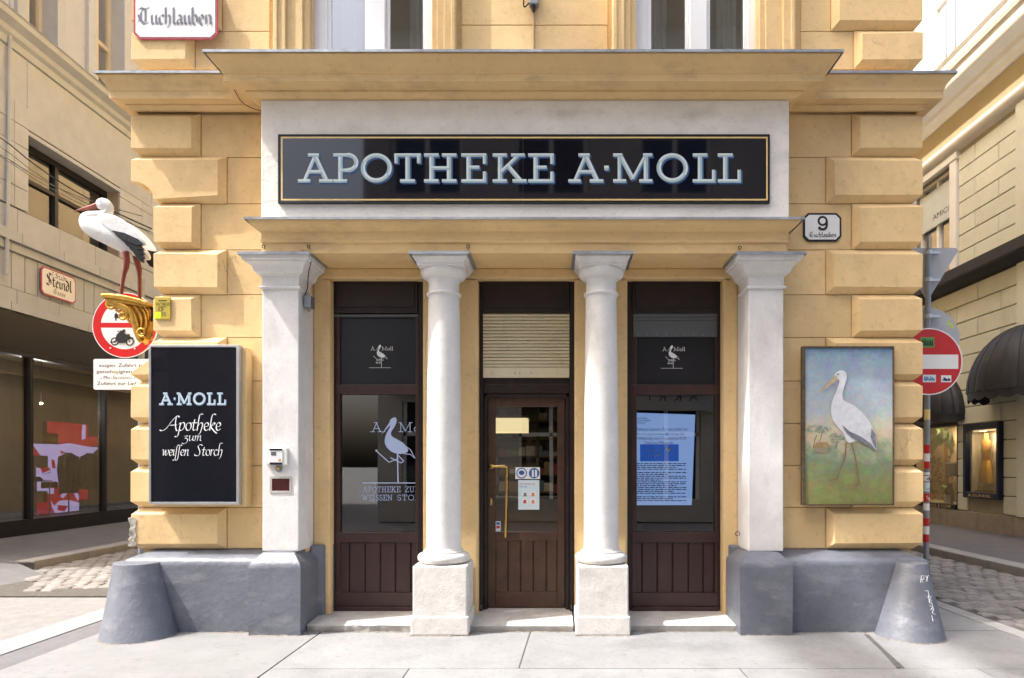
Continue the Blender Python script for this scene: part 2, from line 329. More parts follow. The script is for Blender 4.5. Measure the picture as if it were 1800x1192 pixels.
# blackletter, x-height 1, pen strokes
BLK = {
'T': ([[(-.1,1.5),(.15,1.7),(.55,1.55),(.95,1.72)],[(.42,1.6),(.2,1.2),(.22,.4),(.5,.02),(.9,.2)],[(.62,1.5),(.62,.25)],[(-.05,1.0),(.1,.6),(.0,.3)]], 1.1),
'S': ([[(.85,1.55),(.5,1.75),(.15,1.45),(.3,1.05),(.75,.75),(.8,.3),(.45,0),(.05,.2)],[(.5,1.5),(.5,.3)]], 1.05),
'G': ([[(.85,1.5),(.5,1.72),(.12,1.3),(.12,.4),(.45,0),(.85,.3),(.85,.85),(.55,.95)],[(.5,1.5),(.5,.3)]], 1.1),
'I': ([[(.0,1.5),(.3,1.7),(.6,1.55)],[(.36,1.6),(.36,.3),(.1,0)]], .65),
'u': ([[(0,.85),(.1,.95),(.12,.2),(.25,.02),(.5,.2)],[(.5,.95),(.52,.2),(.66,.03)]], .72),
'n': ([[(0,.85),(.12,.95),(.12,.05)],[(.14,.75),(.4,1.0),(.52,.8),(.52,.2),(.64,.03)]], .74),
'c': ([[(.5,.85),(.35,1.0),(.1,.75),(.1,.25),(.28,.0),(.5,.2)]], .56),
'h': ([[(.0,1.6),(.12,1.72),(.12,.05)],[(.14,.75),(.4,1.0),(.52,.75),(.5,.1),(.3,-.35)]], .74),
'l': ([[(0,1.6),(.12,1.72),(.12,.2),(.28,.03)]], .36),
'a': ([[(.08,.8),(.28,1.0),(.46,.8),(.46,.2),(.6,.03)],[(.44,.55),(.14,.45),(.1,.15),(.24,.0),(.46,.25)]], .68),
'b': ([[(.0,1.6),(.12,1.72),(.12,.2),(.3,.0),(.52,.25),(.52,.75),(.36,1.0),(.14,.78)]], .68),
'e': ([[(.14,.5),(.46,.68),(.3,1.0),(.1,.75),(.1,.22),(.28,.0),(.5,.2)]], .58),
't': ([[(.12,1.35),(.12,.2),(.26,.02),(.42,.15)],[(-.05,.95),(.36,.95)]], .46),
'i': ([[(0,.85),(.12,.95),(.12,.2),(.26,.03)],[(.1,1.3),(.2,1.36)]], .36),
'd': ([[(.1,1.55),(.42,1.2),(.52,.75),(.5,.25),(.28,0),(.1,.22),(.1,.75),(.3,.98),(.5,.8)]], .68),
's': ([[(.46,.9),(.25,1.0),(.1,.75),(.4,.42),(.4,.15),(.2,0),(.02,.12)]], .54),
'f': ([[(.12,-.3),(.12,1.4),(.28,1.7),(.44,1.6)]], .36), '.': ([[(.08,.06),(.16,.1)]], .28), ' ': ([], .5),
}
# chancery italic
ITA = {
'A': ([[(-.75,.1),(-.55,-.02),(-.1,.25),(.45,1.1),(.95,1.72),(1.15,1.75),(1.25,1.62)],[(.95,1.72),(.85,.8),(.95,.05),(1.12,.0)],[(.3,.65),(1.0,.68)]], 1.2),
'p': ([[(0,.75),(.18,.95),(.12,.5),(-.08,-.55),(-.25,-.75),(-.4,-.68)],[(.12,.6),(.4,.98),(.6,.85),(.55,.35),(.25,.0),(.06,.15)]], .72),
'o': ([[(.45,.96),(.15,.85),(.02,.4),(.18,.02),(.45,.15),(.58,.6),(.45,.96)]], .66),
't': ([[(.28,1.35),(.1,.3),(.18,.02),(.4,.15)],[(-.05,.92),(.5,.94)]], .5),
'h': ([[(.6,1.95),(.4,2.0),(.25,1.7),(.02,.0)],[(.08,.5),(.4,.95),(.58,.8),(.5,.3),(.35,-.25),(.15,-.5)]], .72),
'e': ([[(.05,.42),(.4,.55),(.48,.8),(.3,.96),(.08,.7),(.05,.25),(.22,.0),(.5,.2)]], .58),
'k': ([[(.65,1.9),(.45,2.0),(.25,1.7),(.02,.0)],[(.12,.5),(.45,.95),(.55,.75),(.15,.5),(.5,-.1),(.75,-.35)]], .66),
'z': ([[(.0,.85),(.45,.92),(.1,.5),(.4,.35),(.35,-.2),(.0,-.55),(-.3,-.4)]], .58),
'u': ([[(0,.8),(.15,.95),(.06,.25),(.18,.02),(.5,.5),(.58,.95),(.5,.2),(.66,.02)]], .76),
'm': ([[(0,.8),(.14,.95),(.0,.0)],[(.05,.5),(.35,.95),(.42,.8),(.32,.0)],[(.38,.5),(.68,.95),(.76,.8),(.68,.1),(.85,.05)]], .94),
'n': ([[(0,.8),(.14,.95),(.0,.0)],[(.05,.5),(.38,.95),(.5,.8),(.42,.1),(.6,.05)]], .68),
'w': ([[(-.05,.8),(.12,.95),(.1,.02),(.45,.9),(.45,.02),(.85,.6),(.8,.95)]], .92),
'i': ([[(0,.8),(.14,.95),(.06,.15),(.22,.05)],[(.22,1.35),(.28,1.4)]], .34),
'f': ([[(.55,1.6),(.38,1.7),(.22,1.3),(-.02,-.4),(-.2,-.75),(-.35,-.65)]], .38),
'S': ([[(.85,1.6),(.55,1.78),(.25,1.5),(.35,1.1),(.5,.6),(.35,.05),(-.1,.0),(-.25,.2)]], .82),
'r': ([[(0,.8),(.14,.95),(.0,.0)],[(.05,.5),(.3,.92),(.45,.9)]], .46),
'c': ([[(.48,.82),(.3,.96),(.06,.65),(.06,.22),(.25,.0),(.5,.2)]], .56), ' ': ([], .45),
}
def pentext(inkmb, font, txt, u, v, h, w=.2, ang=40, width=None, smooth=0, center=False, thin=.12, mi=0):
    tot = sum(font[c][1] for c in txt); k = width/(tot*h) if width else 1
    if center: u -= tot*h*k/2
    for c in txt:
        for st in font[c][0]:
            pts = [(u+a*h*k, v+b*h) for a, b in st]
            if smooth and len(pts) > 2: pts = crm(pts, smooth)
            inkmb.nib(pts, w*h, ang, thin, mi)
        u += font[c][1]*h*k
def sanstext(txt, pl, u, v, h, mat, name='lettering', parent=None, width=None, align='LEFT', n=.001):
    cu = bpy.data.curves.new('t', 'FONT'); cu.body = txt; cu.size = 1; cu.align_x = align; cu.resolution_u = 2
    o = bpy.data.objects.new('t', cu); COL.objects.link(o)
    me = bpy.data.meshes.new_from_object(o.evaluated_get(bpy.context.evaluated_depsgraph_get())) if False else None
    bpy.context.view_layer.update()
    me = bpy.data.meshes.new_from_object(o); bpy.data.objects.remove(o); bpy.data.curves.remove(cu)
    xs = [q.co.x for q in me.vertices] or [0]; wid = max(xs)-min(xs); k = h/.70
    kx = width/wid if width and wid else k
    for q in me.vertices: q.co = pl.p(u+q.co.x*kx, v+q.co.y*k, n)
    me.name = name; me.materials.clear(); me.materials.append(mat)
    ob = bpy.data.objects.new(name, me); COL.objects.link(ob)
    if parent: attach(ob, parent)
    return ob
# ================================================================== THE GROUND
struct('ground', MB().add([(-300,-300,-.03),(300,-300,-.03),(300,300,-.03),(-300,300,-.03)], [(0,1,2,3)]), asphalt)
pav = struct('pavement', MB().box(-2.15, 4.148, -7.9, .2, -.025, -.006), dirt)
ribm = M('ribbed_concrete', (.215,.218,.22), .88, .08, 2, .001, 150, stain=(.20,.195,.19), samt=.5, sscale=1.4, speck=.5, gum=4)
_t = ribm.node_tree; _g = _t.nodes.new('ShaderNodeNewGeometry'); _w = _t.nodes.new('ShaderNodeTexWave'); _w.inputs['Scale'].default_value = 11; _w.inputs['Distortion'].default_value = 1.2; _w.inputs['Detail'].default_value = 1; _w.bands_direction = 'Y'
_t.links.new(_g.outputs['Position'], _w.inputs[0]); _b = _t.nodes.new('ShaderNodeBump'); _b.inputs['Distance'].default_value = .006; _b.inputs['Strength'].default_value = .8
_t.links.new(_w.outputs[1], _b.inputs['Height']); _t.links.new([n for n in _t.nodes if n.type == 'BUMP' and n != _b][0].outputs[0], _b.inputs['Normal']); _t.links.new(_b.outputs[0], _t.nodes['Principled BSDF'].inputs['Normal'])
struct('ribbed_pavement', MB().box(-4.16, -2.156, -7.9, .35, -.025, .0).box(-4.16, -3.93, .352, 30, -.025, .0), ribm)
struct('asphalt_strip', MB().box(-4.5, -4.165, -7.9, 30, -.026, -.012), asph_d)
kl = struct('kerb_flush_left', MB().box(-4.85, -4.505, -8, 30, -.027, -.018), dirt)
yy = -7.9
while yy < 16:
    l = random.uniform(.85, 1.25)
    MB().box(-4.845, -4.508, yy, yy+l-.008, -.02, -.004).build('kerb_stone', kerbm, kl, bevel=.006); yy += l
ys = [-6.6, -4.9, -2.45, -.98, .19]
xj = {-.98: [-2.15,-.22,2.86,4.14], -2.45: [-2.15,-1.1,1.4,3.2,4.14], -4.9: [-2.15,.2,2.4,4.14], -6.6: [-2.15,-.6,1.7,4.14]}
for a, b in zip(ys[:-1], ys[1:]):
    xs = xj[a]
    for i in range(len(xs)-1):
        d0 = random.uniform(-.0015, .0015); sl_ = random.uniform(-.03, .03) if i else 0
        x0, x1 = xs[i]+.005, xs[i+1]-.005; k = 0
        m = MB(); t0 = -.05 if (a == -.98 and i == 1) else (-.24 if (a == -.98 and i == 2) else 0); t1 = -.05 if (a == -.98 and i == 0) else (-.24 if (a == -.98 and i == 1) else 0)
        v = [(x0+t0,a+.005,-.02),(x1+t1,a+.005,-.02),(x1,b-.004,-.02),(x0,b-.004,-.02)]
        m.loft([v, [(p[0],p[1],d0) for p in v]]); m.build('paving_slab', granite, pav, bevel=.004)
struct('tar_joint', MB().add([(2.59,-.976,.0025),(2.655,-.976,.0025),(2.74,-.5,.0025),(2.845,.03,.0025),(2.80,.03,.0025),(2.70,-.5,.0025)], [(0,1,2,3,4,5)]), M('tar', (.09,.088,.085), .8, .2, 12, .003, 80))
ps = struct('side_pavement', MB().box(3.5, 4.148, .2, 30, -.025, -.006), dirt)
yy = .2
while yy < 14:
    l = random.uniform(.55, .8); MB().box(3.5, 4.145, yy+.004, yy+l-.004, -.02, random.uniform(-.003,.001)).build('paving_slab', granite, ps, bevel=.004); yy += l
kr = struct('kerb_flush_right', MB().box(4.15, 4.335, -8, 30, -.026, -.012), dirt)
yy = -3
while yy < 16:
    l = random.uniform(.8, 1.1); MB().box(4.155, 4.33, yy+.004, yy+l-.004, -.02, .002).build('kerb_stone', kerbm, kr, bevel=.006); yy += l
# cobbled roadways
def cob_mesh(k):
    m = MB(); r = random.Random(k); sx, sy = .082+r.uniform(-.006,.006), .078+r.uniform(-.006,.006)
    rings = []
    for s_, z in ((1, -.03), (1, .0), (.93, .016), (.75, .024)):
        rings.append([(sx*s_*c*(1+r.uniform(-.05,.05)), sy*s_*d*(1+r.uniform(-.05,.05)), z+r.uniform(-.002,.002)) for c, d in ((-1,-.8),(-.8,-1),(.8,-1),(1,-.8),(1,.8),(.8,1),(-.8,1),(-1,.8))])
    m.loft(rings); o = m.build('cobble', cobm, auto=35); me = o.data; bpy.data.objects.remove(o); return me
cobs = [cob_mesh(k) for k in range(7)]
def cobbles(name, x0, x1, y0, y1, edge=None, arc=.0):
    base = struct(name, MB().box(x0, x1, y0, y1, -.028, -.012), dirt); spots = []
    j = 0; y = y0+.09
    while y < y1:
        x = x0+.09+(.09 if j % 2 else 0)
        while x < x1-.06:
            spots.append((x+random.uniform(-.012,.012), y+arc*math.sin((x-x0)/(x1-x0)*math.pi)+random.uniform(-.01,.01))); x += .178
        y += .17; j += 1
    spots = [s for s in spots if not edge or edge(*s)]
    def seen(s): d = s[1]+D; px = 975+s[0]*F/d; return d > 1 and -10 < px < 1810
    spots = [s for s in spots if seen(s)]
    spots.sort(key=lambda s: s[1])
    for i, (x, y) in enumerate(spots[:300]):
        inst(cobs[i*5 % 7], 'cobble', (x, y, random.uniform(-.018,-.010)), base, random.choice((0, math.pi/2, math.pi))+random.uniform(-.08,.08))
    rest = MB()
    for i, (x, y) in enumerate(spots[300:]):
        me = cobs[i*3 % 7]; z = random.uniform(-.018,-.01); rest.add([(v.co.x+x, v.co.y+y, v.co.z+z) for v in me.vertices], [tuple(p.vertices) for p in me.polygons])
    if rest.v: tag(rest.build('far_cobbles', cobm, base), kind='stuff')
def ledge(x, y): return y > 2.55+.28*math.sin(x*2.3)+.12*math.sin(x*6.1)-.35*(x+6.2)*.5
cobbles('cobbled_road_left', -7.66, -4.86, 1.9, 17, ledge, .12)
cobbles('cobbled_road_right', 4.34, 6.42, -.6, 17, None, .15)
def kerb_high(name, x0, x1, y0, y1):
    b = struct(name, MB().box(x0+.01, x1-.01, y0, y1, -.03, .09), dirt); y = y0
    while y < y1:
        l = random.uniform(1.0, 1.6); MB().box(x0, x1, y+.004, min(y+l, y1)-.004, -.03, .118+random.uniform(-.003,.003)).build('kerb_stone', kerbm, b, bevel=.014); y += l
kerb_high('kerb_left', -7.95, -7.66, 3.9, 24)
kerb_high('kerb_right', 6.42, 6.72, -4, 24)
struct('sidewalk_left', MB().box(-10.9, -7.952, 2.0, 30, -.03, .108), asph_d)
struct('sidewalk_right', MB().box(6.722, 9.4, -6, 30, -.03, .108), M('dark_asphalt', (.115,.11,.115), .9, .1, 4, .003, 150))
struct('kerb_ramp', MB().add([(-8.2,2.0,.112),(-7.95,3.9,.112),(-6.9,3.2,-.02),(-7.2,2.0,-.02)], [(0,1,2,3)]), asph_d)

# ================================================================== THE PHARMACY BUILDING
B = empty('pharmacy_building', (-.2, .3, 0), 'yellow stucco corner building with white columns and rusticated corner blocks', 'building')
def part(name, mb, mat, parent=None, label=None, **k):
    o = mb.build(name, mat, parent or B, **k)
    if label: o['label'] = label
    return o
XL, XR = -3.967, 3.445          # corner lines at block front
YB, YP, YW = .24, .31, .325     # block front, panel front, wall
XC = -3.755                     # cut-back corner
rows = [194, 271, 353.5, 435.5, 515, 591.5, 668.5, 744, 819, 893, 966]
rz = [Z(p, YB) for p in rows]
# wall masses
wm = MB()
wm.box(XC+.05, -2.36, YW, 24, .0, rz[1]).box(XL+.07, XC+.05, YW, 24, 0, rz[6]).box(XL+.07, -2.36, YW, 24, rz[1], 4.90)
wm.box(1.79, XR-.07, YW, 24, 0, 4.90)
wm.box(-2.36, 1.79, .76, 24, 3.47, 4.90).box(-2.66, 2.12, .052, .76, 3.47, 4.845)
wm.box(-2.36, 1.79, 5.2, 24, 0, 3.47)
part('wall', wm, yellow)
# inner wall behind the columns
OP = [(-2.19,-1.287), (-.749,.194), (.71,1.642)]; OT = 3.353; YI = .505
iw = MB()
for a, b in ((-2.36, -2.19), (-1.287, -.749), (.194, .71), (1.642, 1.79)): iw.box(a, b, YI, .9, 0, OT)
iw.box(-2.36, 1.79, YI, .9, OT, 3.462)
for (a, b) in OP:
    for e, s_ in ((a, 1), (b, -1)): pass
part('inner_wall', iw, yellow, bevel=.02)
# soft splayed reveals beside the pilasters
part('reveal', MB().prism([(-2.355,YI-.002),(-2.27,YI-.002),(-2.20,.60),(-2.355,.60)], .762, 3.458, 'z'), yellow, bevel=.02)
part('reveal', MB().prism([(1.788,YI-.002),(1.72,YI-.002),(1.65,.60),(1.788,.60)], .762, 3.458, 'z'), yellow, bevel=.02)
part('inner_base', MB().prism([(-2.352,.42),(-2.25,.47),(-2.18,.612),(-2.352,.612)], 0, .76, 'z'), grey, bevel=.012)
part('inner_base', MB().prism([(1.785,.42),(1.71,.47),(1.64,.612),(1.785,.612)], 0, .76, 'z'), grey, bevel=.012)
# rusticated blocks
def block(xo, xi, z0, z1, f=YB, side=True, b=.055, d=.06, yb=1.2):
    s_ = 1 if xi > xo else -1; g = .003; z0 += g; z1 -= g; m = MB()
    A = [(xo,f,z0+b),(xi-s_*b,f,z0+b),(xi-s_*b,f,z1-b),(xo,f,z1-b)]
    Q = [(xo+s_*d,f+d,z0),(xi,f+d,z0),(xi,f+d,z1),(xo+s_*d,f+d,z1)]
    T = [(xo,yb,z0+b),(xo,yb,z1-b)]; U = [(xo+s_*d,yb,z0),(xo+s_*d,yb,z1)]
    Kb = [(xi,yb,z0),(xi,yb,z1)]
    A = [(p[0]+random.uniform(-.004,.004), p[1]+random.uniform(-.003,.003), p[2]+random.uniform(-.005,.005)) for p in A]
    v = A+Q+T+U+Kb   # 0-3 A,4-7 Q,8-9 T,10-11 U,12-13 K
    m.add(v, [(0,1,2,3),(0,4,5,1),(1,5,6,2),(2,6,7,3),(0,3,9,8),(0,8,10,4),(3,7,11,9),(8,9,11,10),(4,10,12,5),(7,6,13,11),(5,12,13,6),(10,11,13,12)])
    return m
def px2(px): return X(px, YB)
ends = {0: (346.5, 1502.5), 1: (392.7, 1457)}
for i in range(10):
    e = ends[i % 2]; z1, z0 = rz[i], rz[i+1]
    xi = px2(e[0]); xo = XL if i in (0, 1) or i >= 6 else XC
    if i == 1:      # concave curve down to the cut-back corner
        zc = Z(318, YB); cv = [(XL, z1-.055), (XL, zc)]+[(XL+(XC-XL)*math.sin(t), zc-(zc-z0-.02)*(1-math.cos(t))) for t in [R(k) for k in (18,36,54,72,90)]]
        m = MB(); fr = cv+[(xi-.055, z0+.055), (xi-.055, z1-.055)]
        bk = [(XL+.06, z1)]+[(p[0]+.03, p[1]-.012) for p in cv[1:-1]]+[(XC+.02, z0), (xi, z0), (xi, z1)]
        m.loft([[(p[0],YB,p[1]) for p in fr], [(p[0],YB+.06,p[1]) for p in bk], [(p[0],1.2,p[1]) for p in bk]]); part('stone_block', m, yellow)
    elif i == 5:    # sloping shoulder below the cut-back corner
        fr = [(XC, z1-.055), (XC, Z(628, YB)), (XL, Z(656, YB)), (XL, z0+.055), (xi-.055, z0+.055), (xi-.055, z1-.055)]
        bk = [(XC+.05, z1), (XC+.05, Z(622, YB)), (XL+.06, Z(652, YB)), (XL+.06, z0), (xi, z0), (xi, z1)]
        m = MB(); m.loft([[(p[0],YB,p[1]) for p in fr], [(p[0],YB+.06,p[1]) for p in bk], [(p[0],1.2,p[1]) for p in bk]]); part('stone_block', m, yellow)
    else: part('stone_block', block(xo, xi, z0, z1), yellow)
    part('wall_panel', MB().box(xi+.004, -2.64, YP, YW+.02, z0+.004, z1-.003), yellow, bevel=.003)
    xi = px2(e[1])
    part('stone_block', block(XR, xi, z0, z1), yellow)
    part('wall_panel', MB().box(2.09, xi-.004, YP, YW+.02, z0+.004, z1-.003), yellow, bevel=.003)
# broken corner on the lowest left block: exposed masonry
rub = MB(); rr = random.Random(4)
zt, zb = rz[9]-.09, rz[10]+.03
rub.loft([[(XL-.012+rr.uniform(-.012,.012), YB-.006+rr.uniform(-.006,.004), z), (XL+.045+rr.uniform(-.02,.02), YB-.008, z), (XL+.045, YB+.3, z), (XL-.012+rr.uniform(-.01,.01), YB+.3, z)] for z in [zb+(zt-zb)*k/12 for k in range(13)]])
part('broken_corner', rub, M('rubble', (.36,.33,.29), .95, .4, 40, .012, 60), label='chipped corner showing grey masonry')
# upper storey
UZ = 5.12
u_rows = [115, 47, -22, -95]; uz = [Z(p, YB) for p in u_rows]
WIN = [(-2.31,-1.156), (.763,1.925)]
up = MB()
segs = [(XL+.06,-2.31), (-1.156,.763), (1.925,XR-.06)]
for a, b in segs: up.box(a, b, YW, .9, UZ, 7.6)
up.box(XL+.06, XR-.06, YW, 1.7, 7.6, 17.95).box(XL+.06, XR-.06, 1.7, 24, 4.9, 17.95).box(XL+.06, XR-.06, YW, 1.7, 4.9, UZ)
up.box(XL+.06, XL+.3, .9, 1.7, UZ, 7.6).box(XR-.3, XR-.06, .9, 1.7, UZ, 7.6)
part('upper_wall', up, yellow)
for _a, _b in ((XL+.01, -2.66), (2.1, XR-.01)): part('ledge', MB().box(_a, _b, .22, YW+.02, 5.118, 5.17), yellow, bevel=.01)
for i in range(3):
    z0, z1 = max(uz[i], 5.172), uz[i+1]; k = (336, 384, 336)[i]; xi = px2(k)
    part('stone_block', block(XL, xi, z0, z1), yellow)
    part('wall_panel', MB().box(xi+.004, -2.70, YP, YW+.02, z0+.004, z1-.003), yellow, bevel=.003)
    xi = px2((1506, 1466, 1506)[i]); part('stone_block', block(XR, xi, z0, z1), yellow)
    part('wall_panel', MB().box(2.33, xi-.004, YP, YW+.02, z0+.004, z1-.003), yellow, bevel=.003)
for z0, z1 in ((5.13, Z(43, .3)), (Z(43, .3), Z(-30, .3)), (Z(-30, .3), 6.9)):
    part('wall_panel', MB().box(-.88, .50, YP, YW+.02, z0+.004, z1-.004), yellow, bevel=.003)
for (a, b), (sa, sb) in zip(WIN, ((-2.62,-.925), (.543,2.24))):
    wz = 5.10
    for e, o in ((a, sa), (b, sb)):
        s_ = 1 if o > e else -1
        m = MB(); m.box(e, o, .27, YW+.02, wz, 7.9); m.box(e+s_*.05, o, .245, .272, wz, 7.9); m.box(o-s_*.11, o, .215, .247, wz, 7.9); m.box(o-s_*.04, o, .20, .217, wz, 7.9)
        part('window_surround', m, yellow, bevel=.012)
    ww = part('upper_window', MB().box(a, a+.13, .40, .5, wz, 7.6).box(b-.075, b, .40, .5, wz, 7.6).box(a+.13, b-.075, .40, .5, wz, wz+.06), whitewin, bevel=.006)
    cx = (a+b)/2+.03
    MB().box(cx-.085, cx+.085, .37, .47, wz, 7.6).build('mullion', whitewin, ww, bevel=.01)
    for q0, q1 in ((a+.13, cx-.085), (cx+.085, b-.075)):
        MB().box(q0, q0+.035, .41, .45, wz+.06, 7.6).box(q1-.035, q1, .41, .45, wz+.06, 7.6).build('sash', whitewin, ww, bevel=.005)
        MB().box(q0+.035, q1-.035, .425, .431, wz+.06, 7.6).build('pane', pane, ww)
    rm = MB().box(a-.2, b+.2, 1.6, 1.68, UZ, 7.6); part('room_wall', rm, M('room_wall', (.32,.31,.29), .9, .1, 2))
    for q in (a+.16, b-.30):
        cu = MB(); n = 16
        cu.loft([[(q+.0+.22*j/n, .72+.025*math.sin(j*1.7), z) for j in range(n)]+[(q+.22*(n-1-j)/n, .735+.025*math.sin((n-1-j)*1.7), z) for j in range(n)] for z in (UZ+.02, 7.6)]); part('curtain', cu, M('curtain', (.62,.62,.6), .9, .05, 3))
# cornices
cp = [(0,4.845),(.05,4.845),(.085,4.868),(.10,4.872),(.10,4.886),(.235,4.892),(.235,4.955),(.247,4.962),(.25,4.985),(.268,5.012),(.30,5.035),(.335,5.072),(.335,5.086)]
part('cornice', MB().sweep([(-2.66,.6),(-2.66,.05),(2.124,.05),(2.124,.6)], cp+[(0,5.10)]), yel_tr, label='projecting middle of the upper cornice', auto=30)
lp = [(.0,5.101),(.0,5.09),(.350,5.088),(.352,5.076),(.356,5.076),(.356,5.098)]
part('lead_flashing', MB().sweep([(-2.66,.6),(-2.66,.05),(2.124,.05),(2.124,.6)], lp), lead)
k = .56
part('cornice', MB().sweep([(XL,20),(XL,YB),(XR,YB),(XR,20)], [(q*k-.03*(1-q/.335), z+.012) for q, z in cp]+[(-.03,5.112)]), yel_tr, label='upper cornice running round the corners', auto=30)
part('lead_flashing', MB().sweep([(XL,20),(XL,YB),(XR,YB),(XR,20)], [(-.02,5.116),(-.02,5.105),(.200,5.1015),(.202,5.090),(.206,5.090),(.206,5.112)]), lead)
# white panel and lower entablature
pn = MB(); pn.box(-2.66, 2.124, .03, .051, 3.745, 4.843); part('fascia_panel', pn, plaster, label='whitish plaster field behind the shop sign', bevel=.012)
ep = [(0,3.458),(.0,3.545),(.012,3.548),(.02,3.556),(.02,3.572),(.014,3.578),(.014,3.648),(.03,3.655),(.045,3.672),(.075,3.69),(.10,3.715),(.105,3.732),(.0,3.744)]
part('entablature', MB().sweep([(-2.64,.5),(-2.64,.04),(2.10,.04),(2.10,.5)], ep+[(-.3,3.744),(-.3,3.458)]), yel_tr, auto=30)
part('lead_flashing', MB().sweep([(-2.64,.31),(-2.64,.04),(2.10,.04),(2.10,.31)], [(0,3.752),(0,3.745),(.118,3.736),(.12,3.722),(.125,3.722),(.125,3.742)]), lead)
part('soffit', MB().box(-2.35, 1.785, .3, YI+.01, 3.459, 3.468), yel_tr)
# grey base, pedestals and corner guards
bp = [(0,0),(.0,.0),(.005,.61),(.0,.645),(-.02,.668),(-.06,.69),(-.19,.742),(-.24,.742),(-.24,0)]
part('base', MB().sweep([(XL+.01,12),(XL+.01,.115),(-2.5,.115)], bp), grey, auto=35)
part('base', MB().sweep([(2.0,.115),(XR-.01,.115),(XR-.01,12)], bp), grey, auto=35)
pp = [(0,0),(.004,.60),(.0,.632),(-.02,.66),(-.09,.735),(-.14,.745),(-.14,0)]
part('pilaster_base', MB().sweep([(-2.757,.40),(-2.757,.0),(-2.292,.0),(-2.292,.5)], pp), grey, auto=35)
part('pilaster_base', MB().box(-2.64, -2.40, .12, .5, 0, .742), grey)
part('pilaster_base', MB().sweep([(1.672,.5),(1.672,.0),(2.142,.0),(2.142,.40)], pp), grey, auto=35)
part('pilaster_base', MB().box(1.79, 2.02, .12, .5, 0, .742), grey)
def guard(cx, cy, r0, r1, lx):
    m = MB(); n = 40; rings = []
    for t in [i/14 for i in range(15)]:
        r = r1+(r0-r1)*(1-t)**1.12; ox = lx*t; zz = .0+.645*t
        rings.append([(cx+ox+r*math.cos(2*math.pi*j/n), cy+.10*t+r*.98*math.sin(2*math.pi*j/n), zz) for j in range(n)])
    rings.append([(cx+lx+(r1-.012)*math.cos(2*math.pi*j/n), cy+.10+(r1-.012)*.98*math.sin(2*math.pi*j/n), .652) for j in range(n)])
    return m.loft(rings)
part('corner_guard', guard(-3.745, .005, .315, .195, -.075), grey, label='conical grey guard stone at the left corner', auto=40)
gr_ = part('corner_guard', guard(3.20, .0, .29, .135, .065), grey, label='conical grey guard stone with white scratched graffiti', auto=40)
pg = front(1640, 1020, -.15); ik = Ink(pg)
# crumbling mortar line where the masonry meets the pavement
mort = M('mortar_fillet', (.24,.215,.18), .95, .35, 40, .006, 120)
def fillet(pts):
    r_ = random.Random(len(pts)*7+int(pts[0][0]*10)); c = []
    for a_, b_ in zip(pts[:-1], pts[1:]):
        n = max(2, int(math.hypot(b_[0]-a_[0], b_[1]-a_[1])/.035)); c += [(a_[0]+(b_[0]-a_[0])*i/n+r_.uniform(-.004,.004), a_[1]+(b_[1]-a_[1])*i/n-r_.uniform(0,.012), -.002) for i in range(n)]
    part('mortar_line', MB().tube(c+[(*pts[-1], -.002)], [r_.uniform(.004,.013) for _ in range(len(c)+1)], 6), mort, auto=60)
fillet([(-3.45,.115),(-2.757,.115)]); fillet([(-2.757,0),(-2.292,0),(-2.292,.14)]); fillet([(1.672,.14),(1.672,0),(2.142,0)]); fillet([(2.142,.115),(2.95,.115)])
for cx, pw in ((-1.036, .507), (.435, .478)): fillet([(cx-pw/2-.008,.12),(cx-pw/2-.008,-.012),(cx+pw/2+.008,-.012),(cx+pw/2+.008,.12)])
for a_, b_ in ((-2.285,-1.30), (-.775,.172), (.675,1.668)): fillet([(a_,.135),(b_,.135)])
for cx, cy, r_ in ((-3.745,.005,.315), (3.20,0,.29)): fillet([(cx+r_*math.cos(R(t_)), cy+r_*.98*math.sin(R(t_))) for t_ in range(190, 361, 10)])
# pilasters
cpp = [(0,3.155),(.016,3.158),(.022,3.170),(.016,3.182),(.003,3.186),(.003,3.268),(.02,3.276),(.02,3.284),(.035,3.29),(.055,3.312),(.066,3.345),(.09,3.372),(.115,3.382),(.115,3.392),(.132,3.398),(.142,3.44)]
for x0, x1 in ((-2.692,-2.357), (1.786,2.106)):
    pil = part('pilaster', MB().box(x0, x1, .135, .52, .742, 3.165), white, bevel=.008)
    cpt = MB().sweep([(x0,.45),(x0,.135),(x1,.135),(x1,.45)], cpp+[(-.1,3.44),(-.1,3.155)]); cpt.build('capital', white, pil, auto=30)
    MB().sweep([(x0,.45),(x0,.135),(x1,.135),(x1,.45)], [(-.1,3.457),(-.1,3.442),(.15,3.442),(.152,3.43),(.157,3.43),(.157,3.455)]).build('capital_flashing', lead, pil)
